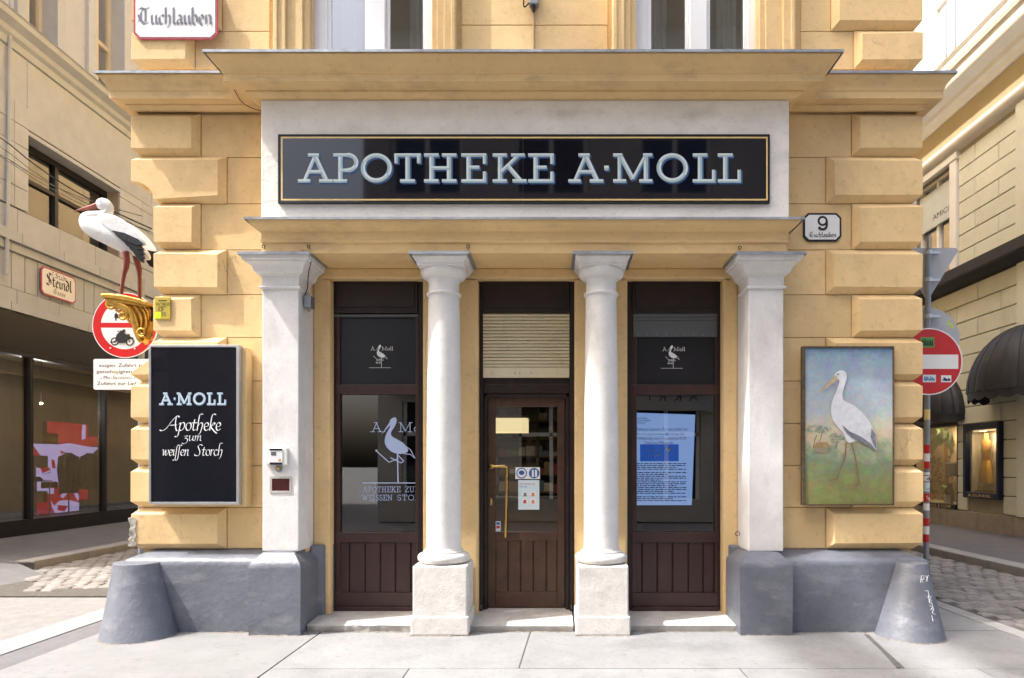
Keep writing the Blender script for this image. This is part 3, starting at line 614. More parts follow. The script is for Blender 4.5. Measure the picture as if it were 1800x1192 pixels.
# round columns
for cx, pw in ((-1.036, .507), (.435, .478)):
    h = pw/2; cy = .24
    colo = part('column', MB().lathe(cx, cy, [(.163,.76)]+[(.161-.017*max(0,(t-.3)/.7)**1.3, .775+(3.10-.775)*t) for t in [i/12 for i in range(13)]]+[(.146,3.112)], 48), white, auto=40)
    ba = [(.165,.627),(.225,.630)]+[(.195+.048*math.cos(a), .676+.046*math.sin(a)) for a in [R(d) for d in range(-80, 90, 15)]]+[(.188,.724),(.188,.738),(.176,.742),(.166,.765)]
    MB().lathe(cx, cy, ba, 48).build('column_base', lime, colo, auto=40)
    MB().box(cx-h+.008, cx+h-.008, 0.004, .49, .172, .627).build('plinth', lime, colo, bevel=.012)
    MB().box(cx-h-.008, cx+h+.008, -.012, .50, 0, .176).build('plinth_foot', lime, colo, bevel=.014)
    ca = [(.144,3.105),(.158,3.112),(.164,3.122),(.158,3.134),(.146,3.14),(.142,3.16),(.142,3.235),(.150,3.245),(.152,3.262),(.158,3.266)]+[(.158+.056*math.sin(a), 3.266+.072*(1-math.cos(a))) for a in [R(d) for d in range(15, 95, 15)]]+[(.21,3.352)]
    MB().lathe(cx, cy, ca, 48).build('capital', white, colo, auto=40)
    q = .213; m = MB()
    rings = [[(cx+a*o, cy+b*o, z) for a, b in ((-1,-1),(1,-1),(1,1),(-1,1))] for o, z in ((q,3.35),(q,3.372),(q+.012,3.385),(q+.030,3.412),(q+.034,3.42),(q+.034,3.44))]
    m.loft(rings).build('abacus', white, colo)
    MB().sweep([(cx-.1,.5),(cx-.1,cy-.1),(cx+.1,cy-.1),(cx+.1,.5)], [(0,3.457),(0,3.442),(q-.046,3.442),(q-.046,3.43),(q-.040,3.43),(q-.040,3.456)]).build('abacus_flashing', lead, colo)
# steps
for a, b, zf in ((-2.285,-1.30,.066), (-.775,.172,.062), (.675,1.668,.066)):
    m = MB(); n = 24; rr = random.Random(int(a*100)); rough = .012 if a < -1 else .004
    f = [(a+(b-a)*i/n, .135+rr.uniform(-rough,rough)) for i in range(n+1)]
    rings = []
    for z, o in ((0,.012),(zf-.028,.004),(zf-.008,.0),(zf,.014)):
        rings.append([(x, y+o+rr.uniform(-rough,rough)*.6, z) for x, y in f]+[(b,.80,z if z < zf else .098),(a,.80,z if z < zf else .098)])
    part('step', m.loft(rings), stepm, auto=40)
part('shop_floor', MB().box(-2.36, 1.79, .80, 5.2, 0, .085), M('floor_tile', (.22,.2,.18), .5, .1, 3))
part('shop_ceiling', MB().box(-2.355, 1.785, .92, 5.19, 3.40, 3.46), M('ceiling', (.45,.40,.30), .8, .05, 3))

# ---------------------------------------------------------------- shop windows and door
YF = .62
def wx(px, y=YF): return X(px, y)
def wz(py, y=YF): return Z(py, y)
def boards(px_list, py0, py1, y, mat, parent, n0=.012):
    for a, b in zip(px_list[:-1], px_list[1:]):
        m = MB(); x0, x1, z0, z1 = wx(a)+.004, wx(b)-.004, wz(py1), wz(py0); c = .006
        m.loft([[(x0,y,z0),(x1,y,z0),(x1,y,z1),(x0,y,z1)], [(x0,y-n0+c,z0),(x1,y-n0+c,z0),(x1,y-n0+c,z1),(x0,y-n0+c,z1)], [(x0+c,y-n0,z0),(x1-c,y-n0,z0),(x1-c,y-n0,z1),(x0+c,y-n0,z1)]])
        m.build('board', mat, parent)
def shop_window(x0, x1, bpx, label):
    """outer px x0..x1"""
    a, b = wx(x0), wx(x1); m = MB()
    m.box(a-.03, a+.045, YF, .80, .09, 3.36).box(b-.045, b+.03, YF, .80, .09, 3.36)
    fr = part('shop_window', m, darkwood, label=label, bevel=.006)
    ai, bi = a+.045, b-.045
    g = MB().box(ai, bi, YF-.015, .80, wz(551), wz(490)+.02); g.box(ai+.03, bi-.03, YF-.028, YF-.014, wz(541), wz(499)); g.build('transom_box', darkwood, fr, bevel=.006)
    r = MB(); r.box(ai, bi, YF+.005, .76, wz(693), wz(676)); r.box(ai, bi, YF+.005, .76, wz(954), wz(936)); r.box(ai, bi, YF+.005, .76, wz(1066), wz(1042))
    r.box(ai, ai+.05, YF+.012, .76, wz(1060), wz(551)); r.box(bi-.03, bi, YF+.012, .76, wz(1060), wz(551)); r.box(ai, bi, YF-.012, .77, .08, wz(1066)-.001)
    r.build('sash_frame', brown, fr, bevel=.005)
    MB().box(ai+.04, bi-.02, YF+.05, YF+.06, wz(1044), wz(952)).build('panel_backing', brown, fr)
    boards(bpx, 955, 1042, YF+.05, brown, fr, .022)
    MB().box(ai+.048, bi-.028, .672, .68, wz(937), wz(692)).build('pane', pane_dark, fr)
    return fr, ai, bi
wl, ai, bi = shop_window(580, 743, [593,612,640,667,694,721,741], 'left shop window with dark timber frame and stork emblem')
MB().box(ai+.05, bi-.03, .655, .665, wz(676), wz(557)).build('black_panel', blackp, wl)
MB().box(ai, bi, YF-.004, YF+.03, wz(557), wz(553)).build('shutter_rail', greyshut, wl)
wr, ci, di = shop_window(1103, 1271, [1108,1129,1156,1183,1211,1237,1256], 'right shop window with dark timber frame and blue screen')
MB().box(ci+.05, di-.03, .655, .665, wz(677), wz(590)).build('black_panel', blackp, wr)
sh = MB()
for i, (p0, p1) in enumerate(((551,557),(557.4,563),(563.4,592))): sh.box(ci+.012, di-.012, YF+.0+.004*(i % 2), YF+.03, wz(p1), wz(p0))
sh.build('roller_shutter', greyshut, wr, bevel=.004)
for q in range(9): MB().lathe(ci+.06+q*(di-ci-.12)/8, YF-.001, [(.006,wz(589)),(.006,wz(587.5))], 8).build('rivet', steel, wr)
# door
dr = MB(); a, b = wx(840), wx(1010)
dr.box(a-.03, a+.05, YF, .86, .085, 3.36).box(b-.05, b+.03, YF, .86, .085, 3.36).box(a+.05, a+.088, YF+.05, .86, .085, wz(664)).box(b-.088, b-.05, YF+.05, .86, .085, wz(664))
dr.box(a+.05, b-.05, YF+.04, YF+.06, wz(675), wz(660)).box(a+.05, b-.05, YF+.03, .86, wz(690), wz(674)).box(a+.05, b-.05, YF+.05, .86, wz(698), wz(690))
door = part('door', dr, darkwood, label='weathered brown timber door with glass upper half', bevel=.006)
m = MB().box(a+.05, b-.05, YF-.015, .80, wz(550), wz(490)+.02).box(a+.08, b-.08, YF-.028, YF-.014, wz(541), wz(499)); m.build('transom_box', darkwood, door, bevel=.006)
zt, zb_ = wz(551), wz(646); ns = 16
for i in range(ns):
    z1 = zt-(zt-zb_)*i/ns; z0 = zt-(zt-zb_)*(i+1)/ns; x0, x1 = a+.052, b-.052; h = z1-z0
    prof = [(YF+.02,z0+.001),(YF+.002,z0+.005),(YF-.005,z0+h*.5),(YF+.002,z1-.004),(YF+.02,z1-.001)]
    MB().loft([[(x0,y,z) for y, z in prof], [(x1,y,z) for y, z in prof]]).build('shutter_slat', cream, door, auto=50)
MB().box(a+.052, b-.052, YF-.006, YF+.02, wz(664), zb_-.001).build('shutter_bottom_bar', cream, door, bevel=.004)
for t in (.33, .38, .5): MB().lathe(a+.052+(b-a)*t, YF-.008, [(.006,wz(657)),(.007,wz(656)),(.006,wz(655))], 8).build('rivet', steel, door)
YD = .72
def dx(px): return X(px, YD)
def dz(py): return Z(py, YD)
lf = MB(); L0, L1 = dx(857), dx(993)
G0, G1 = dx(871), dx(979.5)
lf.box(L0, G0, YD, YD+.05, .098, dz(698)).box(G1, L1, YD, YD+.05, .098, dz(698)).box(G0, G1, YD, YD+.05, dz(715), dz(698)).box(G0, G1, YD, YD+.05, dz(951), dz(935)).box(G0, G1, YD, YD+.05, .098, dz(1040))
lf.build('door_leaf', doorwood, door, bevel=.006)
MB().box(L1, b-.086, YD+.01, .86, .085, wz(698)).box(a+.086, L0, YD+.01, .86, .085, wz(698)).build('door_jamb', darkwood, door)
MB().box(G0, G1, YD+.03, YD+.045, dz(1042), dz(949)).build('panel_backing', doorwood, door)
for p0, p1 in zip([870.5,892.7,915,937.4,960.4], [892.7,915,937.4,960.4,979.5]):
    x0, x1, z0, z1 = dx(p0)+.003, dx(p1)-.003, dz(1040), dz(951); c = .006; y = YD+.03
    MB().loft([[(x0,y,z0),(x1,y,z0),(x1,y,z1),(x0,y,z1)], [(x0,y-.012,z0),(x1,y-.012,z0),(x1,y-.012,z1),(x0,y-.012,z1)], [(x0+c,y-.018,z0),(x1-c,y-.018,z0),(x1-c,y-.018,z1),(x0+c,y-.018,z1)]]).build('board', doorwood, door)
MB().box(G0, G1, YD+.022, YD+.028, dz(936), dz(714)).build('pane', pane_dark, door)
hp = [(dx(863.5),YD,dz(820)),(dx(863.5),YD-.05,dz(820)),(dx(868),YD-.062,dz(820)),(dx(885),YD-.062,dz(820)),(dx(890),YD-.062,dz(822)),(dx(891.3),YD-.062,dz(827)),(dx(890.5),YD-.062,dz(880)),(dx(889),YD-.062,dz(936)),(dx(888.8),YD-.05,dz(941)),(dx(888.6),YD,dz(942))]
hd = MB().tube(crm(hp, 4), .0135, 12); hd.lathe(dx(863.5), YD-.01, [(.03,dz(823.8)),(.03,dz(816.2))], 20)
hd.build('handle', brass, door, auto=50)
MB().loft([[(dx(863)+.014*math.cos(t)*s_, YD-.004-q, dz(882)+.036*math.sin(t)*s_) for t in [2*math.pi*i/20 for i in range(20)]] for q, s_ in ((-.004,1),(.002,1),(.005,.7))]).build('keyhole_plate', brass, door)
for px in (846, 1004): MB().tube([(wx(px),YF-.012,wz(1063)),(wx(px),YF-.022,wz(1069)),(wx(px)+.01,YF-.012,wz(1071))], .004, 6).build('hook', steel, door)
# ================================================================== SIGNS ON THE BUILDING
# main sign
ys_ = .004; ps_ = PL((0, ys_, 0), (1,0,0), (0,0,1), (0,-1,0))
def sx(px): return X(px, ys_)
def sz(py): return Z(py, ys_)
sg = empty('shop_sign', (X(921, .01), .03, 3.9), 'long black glass sign with pale slab letters reading APOTHEKE A·MOLL', 'sign')
mid = sx(919.5)
for q0, q1 in ((sx(491), mid-.001), (mid+.001, sx(1351))):
    MB().box(q0, q1, ys_+.001, .03, sz(355), sz(239)).build('glass_panel', signblk, sg, bevel=.002)
fm = MB(); fm.box(sx(489), sx(1353), ys_-.006, .03, sz(239), sz(236.6)).box(sx(489), sx(1353), ys_-.006, .03, sz(357.4), sz(355)).box(sx(489), sx(491), ys_-.006, .03, sz(355), sz(239)).box(sx(1351), sx(1353), ys_-.006, .03, sz(355), sz(239))
fm.build('frame', ink, sg)
gb = Ink(ps_); x0, x1, z0, z1, t = sx(494), sx(1349.5), sz(352.5), sz(240.5), .014
gb.rrect(x0, x1, z0, z0+t).rrect(x0, x1, z1-t, z1).rrect(x0, x0+t, z0+t, z1-t).rrect(x1-t, x1, z0+t, z1-t); gb.build('gold_border', gold, sg)
hh = sz(270)-sz(321.5); vb = sz(321.5)
LET = [('A',524,585),('P',586,629.5),('O',634,690),('T',693,740),('H',745.5,802.5),('E',811,855.5),('K',866,925.5),('E',928.5,974),('A',999,1060.5),('·',1061,1071),('M',1077.5,1146.5),('O',1153.5,1210),('L',1217.5,1258),('L',1261.5,1303)]
for ch, p0, p1 in LET:
    dy = sz(322.5)-sz(321.5) if p0 > 700 else 0
    s1 = Ink(ps_, .0008); slab(s1, ch, sx(p0)+.012, vb-.011, hh, .165, wd=(sx(p1)-sx(p0))/hh); s1.build('letter_shadow', let_sh, sg)
    s2 = Ink(ps_, .004); slab(s2, ch, sx(p0), vb, hh, .15, chisel=True, wd=(sx(p1)-sx(p0))/hh); s2.build('letter', [let_hi, let_mid], sg)
# black light-box sign on the left
yb_ = .12; pb = PL((0, yb_, 0), (1,0,0), (0,0,1), (0,-1,0))
def bx_(px): return X(px, yb_)
def bz_(py): return Z(py, yb_)
lb = empty('wall_sign', (bx_(341), .2, bz_(886)), 'upright black glass sign in aluminium frame with A·MOLL and white script', 'sign')
MB().box(bx_(266), bx_(416), yb_+.002, yb_+.02, bz_(882.5), bz_(610.5)).build('glass_panel', signblk, lb)
e = MB(); e.box(bx_(262), bx_(421), yb_-.008, .232, bz_(610.5), bz_(606.5)).box(bx_(262), bx_(421), yb_-.008, .232, bz_(887), bz_(882.5)).box(bx_(262), bx_(266), yb_-.008, .232, bz_(882.5), bz_(610.5)).box(bx_(416), bx_(421), yb_-.008, .232, bz_(882.5), bz_(610.5))
e.build('frame', alu, lb, bevel=.002)
MB().box(bx_(268), bx_(428), .17, .30, bz_(891), bz_(609)).build('backing_board', yellow, lb, bevel=.004)
hb = bz_(690.5)-bz_(712); kb = Ink(pb)
u = 280
for ch, p0, p1 in (('A',280,304),('·',305.5,309),('M',311,337),('O',340,361.5),('L',364,379),('L',382,397.5)):
    s1 = Ink(pb, .0008); slab(s1, ch, bx_(p0)+.005, bz_(712)-.005, hb, .2, wd=(bx_(p1)-bx_(p0))/hb); s1.build('letter_shadow', let_sh, lb)
    s2 = Ink(pb, .003); slab(s2, ch, bx_(p0), bz_(712), hb, .19, chisel=True, wd=(bx_(p1)-bx_(p0))/hb); s2.build('letter', [M('letter_sky', (.50,.62,.76), .5, .03, 9), let_mid], lb)
for txt, p0, p1, base, xh in (('Apotheke',283,391,757,14.5), ('zum',322,356,775,9.5), ('weiffen',286,334,801,11), ('Storch',343,393,801,11)):
    k = Ink(pb); h = xh/sc(yb_); off = {'A': .75*h, 'z': .2*h, 'w': 0, 'S': .2*h}[txt[0]]
    pentext(k, ITA, txt, bx_(p0)+off, bz_(base), h, .15, 35, width=bx_(p1)-bx_(p0)-off, smooth=5, thin=.35); k.build('script_lettering', offw, lb)
# painting on the right
yp_ = .20; pp_ = PL((0, yp_, 0), (1,0,0), (0,0,1), (0,-1,0))
def qx(zx): return X(1400+.2684*zx, yp_)
def qz(zy): return Z(590+.2684*zy, yp_)
pt = empty('stork_painting', (X(1489, .2), .22, Z(888, .2)), 'weathered painting of a white stork on grass in a thin wooden frame', 'painting')
pm = bpy.data.materials.new('painted_landscape'); pm.use_nodes = True; T = pm.node_tree; N = T.nodes; Lk = T.links; bs = N['Principled BSDF']; bs.inputs['Roughness'].default_value = .6
geo = N.new('ShaderNodeNewGeometry'); sep = N.new('ShaderNodeSeparateXYZ'); Lk.new(geo.outputs['Position'], sep.inputs[0])
mr = N.new('ShaderNodeMapRange'); mr.inputs[1].default_value = qz(1100); mr.inputs[2].default_value = qz(85); Lk.new(sep.outputs[2], mr.inputs[0])
def nz(s, d=6, o=0):
    mp = N.new('ShaderNodeMapping'); mp.inputs['Location'].default_value = (o, 0, o); Lk.new(geo.outputs['Position'], mp.inputs[0])
    n = N.new('ShaderNodeTexNoise'); n.inputs['Scale'].default_value = s; n.inputs['Detail'].default_value = d; n.inputs['Roughness'].default_value = .7; Lk.new(mp.outputs[0], n.inputs['Vector']); return n.outputs[0]
ad = N.new('ShaderNodeMath'); ad.operation = 'MULTIPLY_ADD'; ad.inputs[1].default_value = .34; Lk.new(nz(6), ad.inputs[0])
sb = N.new('ShaderNodeMath'); sb.operation = 'SUBTRACT'; sb.inputs[1].default_value = .17; Lk.new(mr.outputs[0], sb.inputs[0]); Lk.new(sb.outputs[0], ad.inputs[2])
cr = N.new('ShaderNodeValToRGB'); Lk.new(ad.outputs[0], cr.inputs[0]); el = cr.color_ramp.elements
stops = [(0,(.19,.20,.06)),(.14,(.23,.25,.09)),(.27,(.20,.27,.16)),(.36,(.36,.39,.25)),(.42,(.56,.47,.33)),(.52,(.52,.50,.40)),(.60,(.40,.45,.48)),(.78,(.34,.41,.49)),(.92,(.26,.36,.45)),(1,(.16,.27,.38))]
el[0].position, el[0].color = 0, (*stops[0][1],1); el[1].position, el[1].color = 1, (*stops[-1][1],1)
for p, c in stops[1:-1]: k = el.new(p); k.color = (*c,1)
mxr = N.new('ShaderNodeMix'); mxr.data_type = 'RGBA'; mxr.blend_type = 'SOFT_LIGHT'; mxr.inputs[0].default_value = .95; Lk.new(cr.outputs[0], mxr.inputs[6])
gn = N.new('ShaderNodeTexNoise'); gn.inputs['Scale'].default_value = 14; gn.inputs['Detail'].default_value = 8; gn.inputs['Roughness'].default_value = .75; Lk.new(geo.outputs['Position'], gn.inputs['Vector']); Lk.new(gn.outputs[1], mxr.inputs[7]); Lk.new(mxr.outputs[2], bs.inputs['Base Color'])
MB().box(qx(52), qx(632), yp_+.001, .24, qz(1104), qz(80)).build('canvas', pm, pt)
fw = M('picture_frame', (.11,.075,.045), .5, .4, 25, metal=.2)
f = MB(); f.box(qx(36), qx(638), yp_-.012, .238, qz(82), qz(70)).box(qx(36), qx(638), yp_-.012, .238, qz(1112), qz(1102)).box(qx(36), qx(56), yp_-.012, .238, qz(1102), qz(82)).box(qx(629), qx(638), yp_-.012, .238, qz(1102), qz(82)); f.build('frame', fw, pt, bevel=.003)
STO = [(285,228),(315,235),(328,265),(322,300),(308,345),(300,390),(310,425),(370,455),(430,505),(480,570),(510,640),(522,700),(524,752),(480,720),(420,690),(380,692),(350,702),(325,690),(305,640),(270,600),(240,560),(225,500),(228,450),(240,410),(262,360),(278,310),(275,290),(255,285),(245,268),(255,245)]
pw = M('paint_white', (.68,.70,.74), .6, .1, 20, stain=(.5,.52,.56), samt=.6, sscale=9); pgr = M('paint_grey', (.19,.20,.25), .6, .3, 30); pbr = M('paint_brown', (.24,.15,.09), .6, .25, 30); pbk = M('paint_beak', (.52,.38,.22), .6, .15, 30)
pgn = M('paint_leaf_green', (.26,.34,.24), .7, .35, 30); pth = M('paint_thatch', (.34,.25,.12), .7, .2, 30); phz = M('paint_pale', (.50,.54,.50), .7, .12, 25)
def paint(name, polys, mat, n, lines=None):
    k = Ink(pp_, n)
    for p in polys: k.poly([(qx(a), qz(b)) for a, b in p])
    for p, wd in (lines or []): k.line([(qx(a), qz(b)) for a, b in p], wd/700)
    return k.build(name, mat, pt)
rg = random.Random(2)
for cx, cy, rx, ry, n in ((140,612,85,26,60),(262,670,52,30,45),(240,750,35,40,24),(95,750,30,22,14)):
    lv = []
    for i in range(n):
        a = rg.uniform(0, 6.28); q = math.sqrt(rg.random()); ox, oy = cx+rx*q*math.cos(a), cy+ry*q*math.sin(a); r = rg.uniform(4, 10)
        lv.append([(ox+r*math.cos(t)*rg.uniform(.6,1.3), oy+r*.6*math.sin(t)*rg.uniform(.6,1.3)) for t in (0,1.05,2.1,3.14,4.2,5.2)])
    tag(paint('painted_tree_leaves', lv, pgn, .0015), kind='stuff')
for ln in (([(110,730),(118,690),(132,650)],5),([(150,700),(168,640)],5),([(258,735),(270,690)],5)): paint('painted_trunk', [], pbr, .001, [ln])
paint('painted_hut', [[(105,735),(130,700),(200,698),(218,735)]], pth, .004); paint('painted_hut_wall', [[(120,736),(205,736),(205,768),(122,766)]], M('paint_wall', (.30,.26,.18), .7, .1, 9), .003)
paint('painted_stork', [crm(STO, 3, True)], pw, .006)
paint('painted_wing_edge', [[(295,585),(345,628),(420,662),(480,705),(520,756),(440,705),(360,668),(315,625)], [(488,605),(512,650),(523,752),(498,708),(482,662)]], pgr, .013)
paint('painted_beak', [[(254,262),(268,288),(158,368),(156,360)]], pbk, .0135)
paint('painted_legs', [], pbr, .0135, [([(324,698),(314,795),(285,870),(258,942)],9),([(357,704),(372,760),(388,830),(398,900),(408,968)],10),([(258,940),(205,950)],6),([(258,940),(225,932)],5),([(258,940),(264,955)],5),([(408,966),(362,985)],6),([(408,966),(375,1000)],5),([(408,966),(418,985)],5)])
k = Ink(pp_, .016); k.disc((qx(268), qz(255)), .0105, .008); k.build('painted_eye', pgr, pt)
for zy in (290, 575, 865): MB().box(qx(28), qx(37), yp_-.004, .25, qz(zy+8), qz(zy)).build('hinge', steel, pt)
# enamel plates
def plate(name, pxr, pyr, y, label, cat, rim, r=.04, th=.012, group=None, cham=False):
    x0, x1, z0, z1 = X(pxr[0],y), X(pxr[1],y), Z(pyr[1],y), Z(pyr[0],y); e = empty(name, ((x0+x1)/2, y+th, z0), label, cat, group)
    pl = PL((0,y,0), (1,0,0), (0,0,1), (0,-1,0))
    def outl(i, r):
        if cham: return [(x0+i+r,z0+i),(x1-i-r,z0+i),(x1-i,z0+i+r),(x1-i,z1-i-r),(x1-i-r,z1-i),(x0+i+r,z1-i),(x0+i,z1-i-r),(x0+i,z0+i+r)]
        out = []
        for cx, cz, a in ((x1-i-r,z0+i+r,-90),(x1-i-r,z1-i-r,0),(x0+i+r,z1-i-r,90),(x0+i+r,z0+i+r,180)): out += [(cx+r*math.cos(R(a+18*j)), cz+r*math.sin(R(a+18*j))) for j in range(6)]
        return out
    MB().prism(outl(0, r), y, y+th).build('rim', rim, e)
    w = .022 if not cham else .018
    MB().prism(outl(w, r*.8), y-.003, y+.002).build('plate_face', enamel, e, bevel=.002)
    return e, PL((0,y-.0035,0), (1,0,0), (0,0,1), (0,-1,0))
hn, pl = plate('house_number_plate', (1412,1479), (374.5,424.5), .295, 'white enamel house number plate with black rim, number 9', 'number plate', ink, .045, cham=True)
def nx(px): return X(px, .2915)
def nzz(py): return Z(py, .2915)
k = Ink(pl); k.ring((nx(1446), nzz(388.5)), .028, .048, sy=1.0); k.line([(nx(1446)+.038, nzz(388.5)), (nx(1446)+.038, nzz(398)), (nx(1446)+.02, nzz(403.5)), (nx(1446)-.03, nzz(403))], .022); k.disc((nx(1446)-.03, nzz(401)), .014); k.build('numeral', ink, hn)
k = Ink(pl); pentext(k, BLK, 'Tuchlauben.', nx(1423), nzz(417), 5.4/sc(.29), .26, 40, width=nx(1472)-nx(1423)); k.build('blackletter_lettering', ink, hn)
spn, pl = plate('street_name_plate', (235,382), (-30,69), .222, 'white enamel street plate with red rim reading Tuchlauben', 'street sign', enred, .055, cham=True)
k = Ink(pl); pentext(k, BLK, 'Tuchlauben', X(244,.2185), Z(43,.2185), 17/sc(.22), .27, 42, width=X(374,.2185)-X(244,.2185)); k.build('blackletter_lettering', M('faded_blue_black', (.10,.11,.15), .6, .3, 12), spn)
hy, = [empty('hydrant_plate', (X(286,.225), .24, Z(562,.225)), 'small yellow hydrant plate with black figures beside the gilded bracket', 'plate')]
yp2 = .226; x0, x1, z0, z1 = X(271.5,yp2), X(299.5,yp2), Z(561.5,yp2), Z(521.5,yp2)
MB().box(x0, x1, yp2, .24, z0, z1).build('plate_face', M('yellow_plate', (.50,.38,.06), .4, .1, 12, stain=(.3,.2,.05), samt=.4, sscale=20), hy, bevel=.006)
pl = PL((0,yp2,0), (1,0,0), (0,0,1), (0,-1,0)); k = Ink(pl)
sanstext('WT', pl, X(273.5,yp2), Z(538,yp2), 6/sc(.22), ink, parent=hy); sanstext('400', pl, X(286,yp2), Z(538,yp2), 6.5/sc(.22), ink, parent=hy)
sanstext('02', pl, X(277,yp2), Z(547,yp2), 6.5/sc(.22), ink, parent=hy); sanstext('35', pl, X(283.5,yp2), Z(555.5,yp2), 6.5/sc(.22), ink, parent=hy)
k.bar((X(279,yp2), Z(539.5,yp2)), (X(292,yp2), Z(539.5,yp2)), .006).bar((X(286.5,yp2), Z(539.5,yp2)), (X(286.5,yp2), Z(546,yp2)), .006); k.bar((X(279,yp2), Z(528.5,yp2)), (X(293,yp2), Z(528.5,yp2)), .009); k.build('ruled_lines', ink, hy)
k = Ink(pl, .0014); k.rrect(X(272,yp2), X(283,yp2), Z(560,yp2), Z(548.5,yp2)); k.build('neon_sticker', M('neon_sticker', (.62,.85,.02), .4, .03, 5), hy)
# window lettering and emblems
def emblem(px, py, h, y, mat, parent, txt=True, scale_txt=1.0, lines=True, clip=None):
    """stork with scales; px,py = foot point, h = height in px from base line to head"""
    pl = PL((0,y,0), (1,0,0), (0,0,1), (0,-1,0)); s_ = 1/sc(y); cx, cz = X(px,y), Z(py,y); q = h*s_
    def P(a, b): return (cx+a*q, cz+b*q)
    k = Ink(pl)
    body = [(-.075,.97),(-.03,.985),(-.005,.94),(-.03,.86),(-.09,.76),(-.075,.70),(.0,.655),(.09,.60),(.15,.53),(.16,.47),(.08,.44),(.0,.44),(-.10,.48),(-.17,.56),(-.185,.65),(-.155,.75),(-.105,.85),(-.11,.93)]
    k.poly([P(*p) for p in crm(body, 3, True)])
    k.poly([P(-.10,.93), P(-.085,.89), P(-.24,.72)])
    k.bar(P(.005,.45), P(.015,.01), .018*q); k.line([P(.09,.58), P(.2,.5), P(.27,.37), P(.2,.43), P(.10,.44)], .011*q)
    k.line([P(.01,.42), P(.1,.33), P(.06,.30), P(-.10,.38)], .013*q); k.line([P(-.12,.31), P(-.30,.47)], .014*q); k.line([P(-.12,.31), P(.02,.37)], .012*q)
    k.bar(P(-.52,0), P(.42 if not clip else clip,0), .014*q); k.ring(P(-.31,.485), .0, .016*q)
    if txt:
        pass
    return k.build('stork_emblem', mat, parent), pl, q, P
def small_emblem(px, py, parent):
    o, pl, q, P = emblem(px, py, 41, .6545, offw, parent)
    a = P(-.46,.74); k = Ink(pl); slabtext(k, 'A.', a[0], a[1], .17*q, .09); b = P(.02,.74); slabtext(k, 'M', b[0], b[1], .17*q, .09); slabtext(k, 'oll', b[0]+.25*q, b[1], .17*q, .10); k.build('emblem_lettering', offw, parent)
    k = Ink(pl)
    for dxx in (-.18, -.06):
        c = P(dxx, .22); k.poly([(c[0]-.05*q, c[1]), (c[0]+.05*q, c[1]), (c[0]+.025*q, c[1]-.035*q), (c[0]-.025*q, c[1]-.035*q)]); k.line([(c[0]-.045*q, c[1]), (c[0], c[1]+.13*q), (c[0]+.045*q, c[1])], .008*q)
    k.bar(P(-.2,.37), P(-.04,.37), .01*q); k.build('scales_emblem', offw, parent)
small_emblem(670, 646.5, wl); small_emblem(1183, 647.5, wr)
o, pl, q, P = emblem(698, 849, 117, .669, blueprint, wl, clip=.37)
for t_, uu in (('A.', -.40), ('M', .02), ('o', .25)): k = Ink(pl); slabtext(k, t_, P(uu,.76)[0], P(0,.76)[1], .155*q, .075); k.build('window_lettering', blueprint, wl)
k = Ink(pl); slab(k, 'I', P(.352,.76)[0], P(0,.76)[1], .155*q, .07, wd=.2); k.build('window_lettering', blueprint, wl)
for t_, a_, b_, c_ in (('APOTHEKE',637,704,865.5), ('ZUM',712,740.5,865.5), ('WEISSEN',636,690,880), ('STOR',698,740,880)):
    k = Ink(pl); slabtext(k, t_, X(a_,.669), Z(c_,.669), 10.5/sc(.669), .085, width=X(b_,.669)-X(a_,.669)); k.build('window_lettering', blueprint, wl)
# door stickers and notices
pd = PL((0,YD+.02,0), (1,0,0), (0,0,1), (0,-1,0)); yq = YD+.02
def ex(px): return X(px, yq)
def ez(py): return Z(py, yq)
blu = M('sticker_blue', (.03,.12,.32), .5, .05, 6); paleb = M('sticker_pale', (.62,.74,.80), .5, .04, 6); redi = M('print_red', (.55,.06,.05), .5, .05, 9); orange = M('print_orange', (.6,.25,.1), .5, .05, 9)
n1 = empty('door_sticker', (ex(927), yq, ez(842)), 'white sticker with two round blue symbols on the door glass', 'sticker')
k = Ink(pd, .001); k.rrect(ex(906), ex(949), ez(842), ez(821.5)); k.build('sticker_sheet', offw, n1)
k = Ink(pd, .002); k.disc((ex(939), ez(831.8)), 9.3/sc(yq)); k.ring((ex(917), ez(831.8)), 7.6/sc(yq), 9.4/sc(yq)); k.disc((ex(917), ez(831)), 5/sc(yq), 4/sc(yq)); k.build('round_symbols', blu, n1)
for xx in (936, 941.5): k = Ink(pd, .004); k.disc((ex(xx+.6), ez(827.5)), 1.7/sc(yq)); k.rrect(ex(xx-1), ex(xx+2.4), ez(838.5), ez(829)); k.build('symbol_figure', offw, n1)
k = Ink(pd, .004); k.disc((ex(917), ez(833)), 3.2/sc(yq), 2/sc(yq)); k.build('symbol_mask', offw, n1)
n2 = empty('door_notice', (ex(930), yq, ez(896)), 'pale blue notice with four round pictures on the door glass', 'notice')
k = Ink(pd, .001); k.rrect(ex(911), ex(948), ez(896), ez(844)); k.build('notice_sheet', paleb, n2)
sanstext('Wir bleiben da.', pd, ex(913.5), ez(852), 3.2/sc(yq), redi, parent=n2, width=ex(941)-ex(913.5), n=.002); sanstext('Für Sie.', pd, ex(913.5), ez(857), 3.2/sc(yq), blu, parent=n2, n=.002)
for i, (a_, b_) in enumerate(((923,869),(937,869),(922.5,881.5),(937,881.5))):
    k = Ink(pd, .002); k.disc((ex(a_), ez(b_)), 5.4/sc(yq)); k.build('round_picture', offw, n2)
    k = Ink(pd, .004); k.disc((ex(a_), ez(b_-1)), 2.6/sc(yq), 2.2/sc(yq)); k.rrect(ex(a_-3), ex(a_+3), ez(b_+3.5), ez(b_+1)); k.build('picture_motif', (steel, orange, redi, orange)[i], n2)
